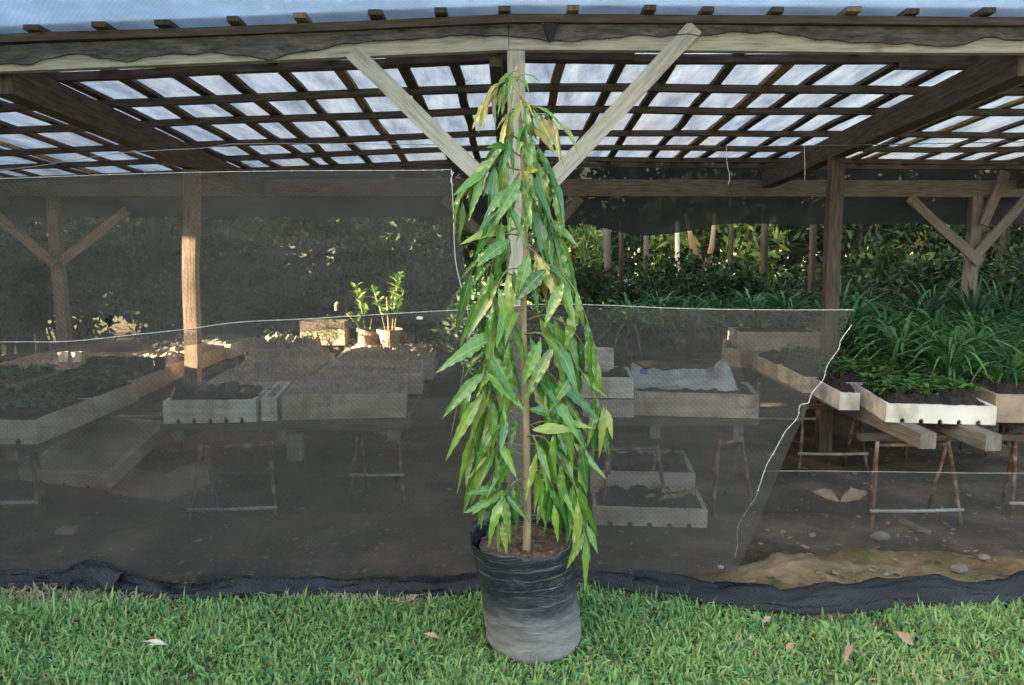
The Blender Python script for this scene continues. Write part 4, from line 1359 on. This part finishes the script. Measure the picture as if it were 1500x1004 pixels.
g1, W_, W = foam_box("notched foam box on the ground under the bench right of the tree", (0.45, 4.18, 0.02), (1.075, 4.13, 0.02), 0.60, 0.105, 'foam_dirty', "soil", 5, seed=44, mound=0.03)
foam_box("open foam box resting on the back of the notched ground box", (0.46, 4.42, 0.126), (1.06, 4.37, 0.126), 0.50, 0.13, 'foam_dirty', "soil", 0, seed=45, mound=-0.02)
m = MB()
for i in range(9):
    m.leaf(W_(random.uniform(0.2, 0.55), random.uniform(0.05, 0.22), 0.135), (random.uniform(-1, 1), random.uniform(-0.6, 0.2), 0.3), (0, -0.6, 1), 0.12, 0.035, random.choice([(0.28, 0.25, 0.06), (0.20, 0.24, 0.06), (0.30, 0.22, 0.12)]), bend=0.25, nt=5, ns=1)
tag(m.build("yellow_leaf_litter", M['leaf_small']), "fallen yellowing leaves lying in the notched ground box", "dry leaves", kind="stuff")

# --- left bench
lz = 0.56
lbn = thing("nursery_bench", "long low bench of seedling trays at the far left", "bench", (-3.4, 5.5, 0))
for y in (4.0, 4.6, 5.2, 5.8, 6.4, 7.0):
    MB().beam((-4.6, y, lz - 0.022), (-2.46, y, lz - 0.022), 0.14, 0.035, n=3, warp=0.003).build("board", M['timber_dark'], lbn)
for x in (-4.3, -3.4, -2.6):
    MB().beam((x, 3.95, lz - 0.072), (x, 7.1, lz - 0.072), 0.06, 0.06).build("bearer", M['timber_grey'], lbn)
trestle(lbn, (-3.3, 4.1, 0), (-2.6, 4.1, 0), 0.46, 0.22)
trestle(lbn, (-3.3, 6.2, 0), (-2.6, 6.2, 0), 0.46, 0.22)
trestle(lbn, (-4.4, 5.0, 0), (-3.8, 5.0, 0), 0.46, 0.22)
specs = [(-3.05, -2.42, 3.88, 'foam_dirty', "greyish notched foam tray of seedlings nearest the net on the left bench", 5, 'soil', 240),
         (-3.06, -2.42, 4.44, 'foam_dirty', "stained foam tray of seedlings, second from the net on the left bench", 0, 'soil', 240),
         (-3.10, -2.46, 5.00, 'foam_brown', "brown foam tray of sparse seedlings midway along the left bench", 0, 'soil', 50),
         (-3.12, -2.50, 5.58, 'foam_brown', "brown foam tray of sunlit sand beside the left inner post", 0, 'sand', 0),
         (-3.12, -2.50, 6.18, 'foam_brown', "brown sand-filled foam tray just behind the left inner post", 0, 'sand', 0),
         (-3.15, -2.46, 6.76, 'foam_dirty', "pale sand-filled foam tray at the far end of the left bench", 0, 'sand', 0)]
for i, (x0, x1, y, mk, lab, no, fl, nsd) in enumerate(specs):
    r_, W_, W = foam_box(lab, (x0, y, lz), (x1, y, lz), 0.545, 0.125, mk, "soil" if fl == 'soil' else "sand", no, seed=50 + i, mound=0.025, fill_mat=fl)
    if nsd:
        seedlings(r_, W_, W, 0.545, 0.12, nsd, 0.04, 0.085, SEED_G, lw=0.4, y0=0.2 if i == 0 else 0.05)
for i, (x0, x1, y, lab) in enumerate(((-3.70, -3.09, 4.2, "foam tray of low green seedlings at the picture's left edge"), (-3.76, -3.15, 4.85, "foam tray of patchy seedlings behind the left-edge tray"), (-3.78, -3.15, 5.5, "foam tray of sand behind the row of black pots at left"), (-3.80, -3.16, 6.15, "grey sand tray at the back of the left bench, outer side"))):
    r_, W_, W = foam_box(lab, (x0, y, lz), (x1, y, lz), 0.58, 0.125, 'foam_dirty', "soil" if i < 2 else "sand", 0, seed=60 + i, mound=0.025, fill_mat='soil' if i < 2 else 'sand')
    if i < 2:
        seedlings(r_, W_, W, 0.58, 0.12, 220, 0.04, 0.085, SEED_G, lw=0.4)
# black nursery pots in a row on the bench, a white cup and a white block among them
pot0 = thing("nursery_pot", "small black nursery pot of soil in the row along the left bench", "plant pot", (0, 0, 0), "black nursery pots in a row on the left bench")
MB().lathe((0, 0, 0), [(0.001, 0), (0.032, 0), (0.042, 0.075), (0.046, 0.075), (0.046, 0.083), (0.040, 0.083), (0.039, 0.070)], 14, 0.05).build("pot", M['black_plastic'], pot0)
MB().lathe((0, 0, 0), [(0.039, 0.069), (0.02, 0.074), (0.001, 0.072)], 12, 0.2).build("soil", M['soil'], pot0)
ptpos = [(-2.95 + 0.095 * i, 5.46 + 0.03 * (i % 2) - 0.012 * i) for i in range(6)] + [(-2.92 + 0.1 * i, 5.37 - 0.01 * i) for i in range(5)]
for i, (x, y) in enumerate(ptpos):
    o = pot0 if i == 0 else copy_tree(pot0)
    o.location = (x, y, lz + 0.128)
for i, (px, lab) in enumerate(((93, "white plastic cup at the outer end of the black pot row"), (113, "white plastic cup with pinkish rim next to the black pots"))):
    c = at(px, 530, 5.6)
    r_ = thing("white_cup", lab, "cup", c)
    MB().lathe(c, [(0.001, 0), (0.026, 0), (0.034, 0.07), (0.036, 0.072), (0.032, 0.072), (0.026, 0.01)], 14).build("cup", M['white_plastic'], r_)
    MB().lathe(c, [(0.0265, 0.045), (0.0265, 0.05), (0.001, 0.052)], 12).build("soil", M['soil'], r_)

# tilted foam tray and rubble on the ground at left
foam_box("empty foam tray propped at a slant on the ground under the left bench", at(30, 704, 4.22), at(160, 718, 4.15), 0.62, 0.085, 'foam_brown', None, 3, seed=70, tilt=math.radians(16), wall=0.03)
r_ = foam_box("flattened brown box beside the slanting foam tray", (-2.55, 4.75, 0.01), (-2.1, 4.6, 0.01), 0.4, 0.17, 'foam_brown', "soil", 0, seed=71, fill_mat='soil_brown', mound=0.03)
m = MB()
m.box(-2.46, -2.36, 4.03, 4.11, 0.0, 0.045)
tag(m.build("foam_block", M['foam_brown'], bevel=0.006), "small pale foam block on the ground before the slanting tray", "foam block")

# ------------------------------------------------------------------ litter on the shed floor
random.seed(55)


def dry_leaf(name, label, c, parts, matk='dry', cat="dry leaf"):
    m = MB()
    for d, L_, W_l, nrm in parts:
        m.leaf(c, d, nrm, L_, W_l, (1, 1, 1), bend=0.05, fold=0.35, wav=0.06, nt=8, curl=0.10)
    return tag(m.build(name, M[matk], smooth=True), label, cat)


c = az(1230, 735, 0.03)
dry_leaf("dry_leaf", "large pale brown dry leaf lying left of its pair on the shed floor", c + Vector((-0.005, 0, 0)), [((-1, 0.3, 0.35), 0.17, 0.085, (0, -0.7, 1))])
dry_leaf("dry_leaf", "large pale brown dry leaf lying right of its pair, nearer the trestle", c + Vector((0.005, 0, 0)), [((1, 0.2, 0.30), 0.19, 0.09, (0, -0.8, 1))])
m = MB()
m.beam(az(1318, 762, 0.02), az(1362, 780, 0.02), 0.022, 0.018, n=3, warp=0.004)
tag(m.build("timber_offcut", M['timber_grey']), "pale stick lying on the floor below the right trestle", "stick")
for i, (px, py, r, lab) in enumerate(((1405, 832, 0.045, "flat brown stone on the mossy floor strip at right"), (1055, 830, 0.018, "pale pebble by the end of the diagonal cord"), (1200, 838, 0.02, "small buff stone in the middle of the bare earth strip"), (1290, 784, 0.05, "low grey stone below the right trestle"), (1440, 815, 0.03, "small dark stone near the right picture edge"))):
    m = MB()
    c = az(px, py, 0.045)
    m.lathe(c, [(0.001, -r * 0.5), (r * 0.9, -r * 0.4), (r, -r * 0.1), (r * 0.75, r * 0.25), (r * 0.3, r * 0.4), (0.001, r * 0.42)], 12, 0.35, 0.75)
    tag(m.build("stone", M['stone' if i != 1 else 'dry_pale'], smooth=True), lab, "stone")
# loose grit and leaf bits across the floor: nobody could count them
V, Q, Cc = [], [], []
rg = np.random.default_rng(5)
for i in range(7500):
    x, y = rg.uniform(-4.5, 4.5), 3.4 + 5 * rg.uniform(0, 1) ** 1.8
    s_ = 0.005 + 0.022 * rg.uniform(0, 1) ** 2.5
    a = rg.uniform(0, 6.28)
    o = len(V)
    u_, w_ = np.array([math.cos(a), math.sin(a), rg.uniform(-.3, .3)]) * s_, np.array([-math.sin(a), math.cos(a), rg.uniform(-.3, .3)]) * s_ * rg.uniform(0.3, 0.8)
    c = np.array([x, y, 0.032])
    V += [c - u_, c - w_, c + u_, c + w_]
    Q.append((o, o + 1, o + 2, o + 3))
    cc_ = random.choice([(0.20, 0.14, 0.09), (0.12, 0.085, 0.055), (0.30, 0.24, 0.17), (0.08, 0.09, 0.03)])
    Cc += [cc_] * 4
tag(np_mesh("leaf_litter", V, Q, M['leaf_small'], None, np.array(Cc)), "dry leaf bits and grit scattered over the shed floor", "litter", kind="stuff")

# things lying on the lawn
dry_leaf("bleached_leaf", "bleached frayed dry leaf lying on the left part of the lawn", az(245, 945, 0.05), [((-1, 0.1, 0.12), 0.10, 0.016, (0, -0.5, 1)), ((-0.9, -0.1, 0.05), 0.075, 0.018, (0, -0.3, 1)), ((-1, 0.35, 0.1), 0.09, 0.012, (0, -0.3, 1))], 'dry_pale')
dry_leaf("frayed_stalk", "frayed brown stalk lying on the right part of the lawn", az(1237, 972, 0.04), [((0.5, 0.9, 0.35), 0.12, 0.022, (0.2, -0.6, 1)), ((0.62, 0.8, 0.35), 0.11, 0.014, (0, -0.4, 1)), ((0.40, 0.9, 0.4), 0.09, 0.012, (0, -0.4, 1))], 'dry')
dry_leaf("curled_leaf", "curled brown leaf standing in the grass beside the frayed stalk", az(1338, 945, 0.03), [((-0.7, 0.4, 0.5), 0.08, 0.045, (0.2, -1, 0.6))], 'dry')
dry_leaf("fallen_leaf", "orange-brown fallen leaf in the grass left of the planting bag", az(645, 936, 0.045), [((-1, 0.2, 0.25), 0.07, 0.024, (0, -0.5, 1))], 'dry')
dry_leaf("fallen_leaf", "reddish dry leaf in the grass between the bag and the frayed stalk", az(1152, 955, 0.045), [((0.4, 0.3, 0.3), 0.05, 0.03, (0, -0.5, 1))], 'dry')
dry_leaf("fallen_leaf", "small reddish leaf at the grass edge under the dark net fold", az(1118, 912, 0.04), [((0.6, 0.2, 0.3), 0.045, 0.028, (0, -0.5, 1))], 'dry')
dry_leaf("twig_stub", "short buff twig stub in the grass before the planting bag", az(739, 985, 0.02), [((0.05, 0.1, 0.6), 0.035, 0.016, (0, -1, 0.3))], 'dry')

# ------------------------------------------------------------------ strap-leaved plants
random.seed(66)


def strap_proto(name, n, L0, L1, W, cols, upr=0.9):
    root = thing(name, "", "plant", (0, 0, 0))
    m = MB()
    for k in range(n):
        a = random.random() * 6.28
        el = random.uniform(0.5, 1.7) * upr
        L_ = random.uniform(L0, L1)
        b = Vector((math.cos(a) * 0.03, math.sin(a) * 0.03, random.uniform(-0.05, 0.12)))
        kk = random.uniform(0.7, 1.35)
        m.leaf(b, (math.cos(a), math.sin(a), el), (-math.cos(a) * el, -math.sin(a) * el, 1), L_, W * random.uniform(0.7, 1.2), tuple(x * kk for x in random.choice(cols)), bend=random.uniform(0.35, 0.85), fold=0.4, nt=8, ns=1, wide=0.3)
    m.build("leaves", M['leaf_strap'], root, smooth=True)
    s_ = MB()
    for k in range(4):
        a = k * 1.6
        s_.tube([(math.cos(a) * 0.02, math.sin(a) * 0.02, -0.3), (math.cos(a) * 0.03, math.sin(a) * 0.03, 0.08)], 0.007, 5)
    s_.build("stems", M['bark'], root)
    return root


SG = [(0.050, 0.160, 0.048), (0.070, 0.20, 0.058), (0.038, 0.125, 0.050), (0.10, 0.24, 0.072)]
protos = [strap_proto("strap_leaf_plant", 80, 0.34, 0.64, 0.030, SG) for _ in range(3)]
used = [False] * 3


def put(protos, used, k, loc, rz, sc_, label, group):
    o = protos[k] if not used[k] else copy_tree(protos[k])
    used[k] = True
    o.location = loc
    o.rotation_euler = (0, 0, rz)
    o.scale = (sc_, sc_, sc_)
    o["label"] = label
    o["group"] = group
    return o


spots = [(2.72, 4.85), (2.98, 4.72), (3.25, 4.85), (2.86, 5.15), (3.15, 5.2), (3.5, 5.0), (2.70, 5.45), (3.0, 5.6), (3.35, 5.55), (3.7, 5.4), (2.62, 5.95), (2.92, 6.0), (3.25, 6.05), (3.6, 5.95), (3.95, 5.8), (2.78, 6.4), (3.15, 6.5), (3.55, 6.45), (3.95, 6.4), (4.3, 6.2), (3.9, 4.9)]
for i, (x, y) in enumerate(spots):
    put(protos, used, i % 3, (x + random.uniform(-.06, .06), y + random.uniform(-.06, .06), 0.68 + random.uniform(-0.04, 0.06) + 0.10 * min(1, (y - 4.7))), random.random() * 6, random.uniform(0.85, 1.12), "clump of long arching dark green strap leaves crowding the right bench", "strap-leaved clumps on the right bench")
spots = [(0.75, 7.2), (1.05, 6.95), (1.35, 7.15), (1.6, 6.9), (1.9, 7.1), (2.2, 6.95), (2.5, 7.1), (2.8, 7.0), (1.2, 7.45), (1.75, 7.5), (2.3, 7.5), (0.45, 7.4), (3.2, 7.2), (3.7, 7.2), (4.2, 7.1)]
for i, (x, y) in enumerate(spots):
    put(protos, used, i % 3, (x, y, 0.80 + random.uniform(-0.05, 0.08)), random.random() * 6, random.uniform(0.9, 1.15), "clump of arching green leaves in the back row beyond the benches, right of the tree", "strap-leaved clumps in the back row")
tall_p = [strap_proto("tall_grassy_plant", 46, 0.5, 0.95, 0.03, [(0.022, 0.075, 0.032), (0.030, 0.095, 0.036)], 1.6) for _ in range(2)]
used2 = [False, False]
for i, (x, y) in enumerate(((3.6, 6.9), (4.0, 6.75), (4.4, 6.9), (4.8, 6.7), (3.2, 7.6), (4.1, 7.6), (4.7, 7.5))):
    put(tall_p, used2, i % 2, (x, y, 0.80), random.random() * 6, random.uniform(0.9, 1.15), "tall dark grassy clump under the back braces at the right", "tall grassy clumps at the right back")
# a table carries the back rows
bkz = 0.5
bk = thing("nursery_bench", "low shaded bench under the back rows of strap-leaved plants", "bench", (2.3, 7.2, 0))
for y in (6.85, 7.1, 7.5):
    MB().beam((0.3, y, bkz), (4.9, y, bkz), 0.2, 0.035, n=3).build("board", M['timber_dark'], bk)
for x in (0.5, 1.8, 3.2, 4.6):
    MB().beam((x, 6.9, 0), (x, 6.9, bkz - 0.02), 0.06, 0.06, up=(0, 1, 0)).build("leg", M['timber_dark'], bk)
    MB().beam((x, 7.45, 0), (x, 7.45, bkz - 0.02), 0.06, 0.06, up=(0, 1, 0)).build("leg", M['timber_dark'], bk)

# ------------------------------------------------------------------ trees and shrubs beyond
rt = np.random.default_rng(77)


def leaf_cloud(centres, radii, n, size, cols, seed):
    r = np.random.default_rng(seed)
    k = r.integers(0, len(centres), n)
    d = r.normal(0, 1, (n, 3))
    d /= np.linalg.norm(d, axis=1)[:, None]
    rad = r.uniform(0.35, 1.05, n) ** 0.6
    p = np.array(centres)[k] + d * rad[:, None] * np.array(radii)[k]
    u = r.normal(0, 1, (n, 3))
    u[:, 2] -= 0.5
    u /= np.linalg.norm(u, axis=1)[:, None]
    w = np.cross(u, r.normal(0, 1, (n, 3)))
    w /= np.linalg.norm(w, axis=1)[:, None]
    s_ = (size * r.uniform(0.6, 1.4, n))[:, None]
    V = np.stack([p - u * s_, p - w * s_ * 0.35 - u * s_ * 0.1, p + u * s_, p + w * s_ * 0.35 - u * s_ * 0.1], 1).reshape(-1, 3)
    Q = np.arange(n * 4).reshape(n, 4)
    c = np.array(cols)[r.integers(0, len(cols), n)] * r.uniform(0.6, 1.4, (n, 1))
    return V, Q, np.repeat(c, 4, 0)


def tree_proto(name, h, seed, nl, size, cols, rad, crown_lo):
    random.seed(seed)
    root = thing(name, "", "tree", (0, 0, 0))
    t = MB()
    pts = smooth_path([(0, 0, -0.1), (0.06, 0.02, h * 0.25), (-0.05, 0.05, h * 0.5), (0.03, 0, h * 0.8)], 10)
    t.tube(pts, [0.10 * (1 - 0.7 * i / 10) for i in range(11)], 8)
    cen, rr = [], []
    for k in range(10):
        a = random.random() * 6.28
        z0 = h * random.uniform(0.3, 0.7)
        tip = Vector((math.cos(a) * rad * random.uniform(0.4, 0.9), math.sin(a) * rad * random.uniform(0.4, 0.9), h * random.uniform(crown_lo, 0.95)))
        b = Vector((0, 0, z0))
        t.tube([b, b.lerp(tip, 0.5) + Vector((0, 0, 0.1)), tip], [0.04, 0.025, 0.01], 6)
        cen.append(tuple(tip))
        q = rad * random.uniform(0.35, 0.6)
        rr.append((q, q, q * 0.8))
    t.build("trunk", M['bark'], root, smooth=True)
    V, Q, c = leaf_cloud(cen, rr, nl, size, cols, seed)
    np_mesh("crown", V, Q, M['leaf_small'], root, c)
    return root


TG = [(0.022, 0.048, 0.018), (0.032, 0.062, 0.022), (0.016, 0.038, 0.018), (0.05, 0.08, 0.028)]
tp = [tree_proto("background_tree", 5.5, 3, 9000, 0.065, TG, 1.7, 0.18), tree_proto("background_tree", 6.0, 5, 9000, 0.06, TG, 1.9, 0.12), tree_proto("background_tree", 4.6, 8, 8000, 0.065, TG, 1.5, 0.15)]
usedt = [False] * 3
random.seed(88)
tspots = [(-10.5, 10.5), (-8.4, 9.8), (-6.2, 10.2), (-4.4, 9.6), (-2.6, 10.4), (-0.8, 11.2), (-9.4, 12.6), (-7.0, 12.8), (-4.8, 12.4), (-2.4, 13.0), (0.0, 13.6), (2.2, 13.4), (4.6, 13.0), (6.8, 12.2), (9.0, 12.0), (6.2, 10.0), (8.2, 9.6), (4.8, 10.8), (11, 10.5), (-12.5, 12)]
for i, (x, y) in enumerate(tspots):
    put(tp, usedt, i % 3, (x, y, 0), random.random() * 6, random.uniform(0.9, 1.2), "dark leafy tree in the dense wood beyond the back of the shed", "trees beyond the back of the shed")
# the far wood that closes the view: one mass
cen = [(x, 17.5 + rt.uniform(-1, 1), z) for x in np.arange(-24, 24.1, 1.6) for z in (0.8, 3.0, 5.2)]
V, Q, c = leaf_cloud(cen, [(1.6, 1.3, 1.7)] * len(cen), 30000, 0.22, TG, 9)
tag(np_mesh("far_wood", V, Q, M['leaf_small'], None, c), "far dark wood that reads as one mass behind everything", "wood", kind="stuff")


def shrub_proto(name, seed, n, size, cols, rx, h):
    random.seed(seed)
    root = thing(name, "", "shrub", (0, 0, 0))
    s_ = MB()
    cen, rr = [], []
    for k in range(8):
        a = random.random() * 6.28
        tip = Vector((math.cos(a) * rx * random.uniform(0.2, 0.8), math.sin(a) * rx * random.uniform(0.2, 0.8), h * random.uniform(0.4, 0.95)))
        s_.tube([(0, 0, -0.05), tip * 0.5 + Vector((0, 0, 0.1)), tip], [0.015, 0.01, 0.005], 5)
        cen.append(tuple(tip))
        rr.append((rx * 0.4, rx * 0.4, h * 0.25))
    s_.build("stems", M['bark'], root)
    V, Q, c = leaf_cloud(cen, rr, n, size, cols, seed)
    np_mesh("foliage", V, Q, M['leaf_small'], root, c)
    return root


sh = [shrub_proto("shrub", 13, 2600, 0.045, TG, 0.65, 1.25), shrub_proto("shrub", 14, 2600, 0.045, TG, 0.7, 1.05)]
useds = [False, False]
random.seed(91)
for i, (x, y) in enumerate([(-0.02, 6.45), (0.12, 7.0), (0.32, 7.4)]):  # added here to keep the low sun off the back row of plants
    put(sh, useds, i % 2, (x, y, 0), random.random() * 6, 1.0, "dark shrub added to stop the low sun behind the weeping tree's foliage", "shrubs added to stop the low sun")
for i, (x, y) in enumerate([(-4.6, 8.0), (-3.6, 8.2), (-2.7, 7.9), (-1.9, 8.3), (-1.1, 8.0), (-0.3, 8.4), (-5.6, 8.4), (-3.1, 9.2), (-1.5, 9.2)]):
    put(sh, useds, i % 2, (x, y, 0), random.random() * 6, random.uniform(0.95, 1.25), "dark shrub in the thicket seen through the upper left net", "shrubs behind the upper left net")
for i, (x, y) in enumerate([(0.7, 8.2), (1.3, 8.5), (1.9, 8.2), (0.3, 9.0), (2.6, 8.4), (3.4, 8.7), (4.3, 8.5), (5.2, 8.8), (4.9, 7.9), (5.7, 7.7), (4.5, 9.3), (5.5, 9.6), (6.2, 8.9), (3.8, 9.6), (6.8, 9.4), (1.4, 9.4)]):
    put(sh, useds, i % 2, (x, y, 0), random.random() * 6, random.uniform(0.85, 1.1), "dark shrub behind the back row of plants right of the tree", "shrubs behind the back row")
sunny = shrub_proto("sunlit_shrub", 17, 1800, 0.07, [(0.16, 0.22, 0.05), (0.22, 0.26, 0.07), (0.10, 0.17, 0.04)], 0.9, 1.7)
us = [False]
put([sunny], us, 0, (2.75, 10.4, 0.2), 0.3, 1.15, "yellow-green sunlit shrub glowing between dark posts beyond the benches", "")
put([sunny], us, 0, (-6.9, 9.4, 0.4), 1.3, 1.0, "yellow-green sunlit shrub at the far left edge behind the net", "")
put([sunny], us, 0, (0.75, 9.9, 0.4), 2.3, 0.7, "small yellow-green shrub showing beside the tree's right foliage", "")
for o in bpy.data.objects:
    if o.get("group") == "":
        del o["group"]
# thin posts and trunks standing in the wood
for i, (px, y, z0, z1, r, mk, lab) in enumerate(((990, 9.2, 0.3, 1.80, 0.030, 'dry_pale', "pale thin pole catching the sun beyond the benches"), (945, 9.6, 0.3, 1.70, 0.035, 'timber_dark', "brown stump-like pole left of the pale thin pole"), (888, 9.0, 0.3, 1.75, 0.045, 'timber_dark', "thick brown pole beside the tree's right foliage"), (1068, 8.9, 0, 1.95, 0.030, 'bark', "dark straight pole left of the sunlit shrub"), (1117, 8.7, 0, 1.95, 0.045, 'bark', "thicker dark pole right of the sunlit shrub"), (908, 8.3, 0, 1.95, 0.028, 'bark', "dark thin pole just right of the tree's foliage"), (1187, 8.6, 0, 2.0, 0.04, 'bark', "dark pole left of the right inner post"), (28, 9.0, 0, 2.2, 0.09, 'bark', "thick dark trunk at the far left behind the net"))):
    b = at(px, 400, y)
    m = MB()
    m.tube([(b.x, y, z0 if z0 == 0 else 0), (b.x + 0.02, y, (z0 + z1) / 2), (b.x, y, z1)], [r * 1.1, r, r * 0.9], 8)
    tag(m.build("wood_pole", M[mk], smooth=True), lab, "pole")
m = MB()
b = at(1030, 370, 9.4)
m.tube([(b.x, 9.4, 0), (b.x + 0.02, 9.4, 1.25)], [0.06, 0.05], 8)
m.tube([(b.x + 0.02, 9.4, 1.22), (b.x - 0.14, 9.4, 1.55), (b.x - 0.22, 9.4, 1.9)], [0.045, 0.035, 0.02], 7)
m.tube([(b.x + 0.02, 9.4, 1.22), (b.x + 0.10, 9.4, 1.5), (b.x + 0.13, 9.4, 1.9)], [0.045, 0.035, 0.02], 7)
tag(m.build("forked_trunk", M['timber_mid'], smooth=True), "forked bare trunk catching the sun left of the dark straight pole", "tree trunk")

# ------------------------------------------------------------------ the building added out of view at left to keep the low sun off
wl = thing("occluder", "added unseen grey outbuilding left of the yard, with one open window hole", "blocker", (-7.2, 0, 0))
WY0, WY1, WZ0, WZ1 = 4.62, 5.95, 1.42, 2.42  # added opening, sized to let a strip of sun reach post and pots
MB().box(-7.4, -7.2, -9, WY0, 0, 4.4).build("wall", M['plaster'], wl)
MB().box(-7.4, -7.2, WY1, 9.0, 0, 4.4).build("wall", M['plaster'], wl)
MB().box(-7.398, -7.202, WY0, WY1, 0, WZ0).build("wall", M['plaster'], wl)
MB().box(-7.398, -7.202, WY0, WY1, WZ1, 4.398).build("wall", M['plaster'], wl)
MB().box(-7.5, -7.1, -9.1, 9.1, 4.402, 4.5).build("coping", M['timber_grey'], wl)
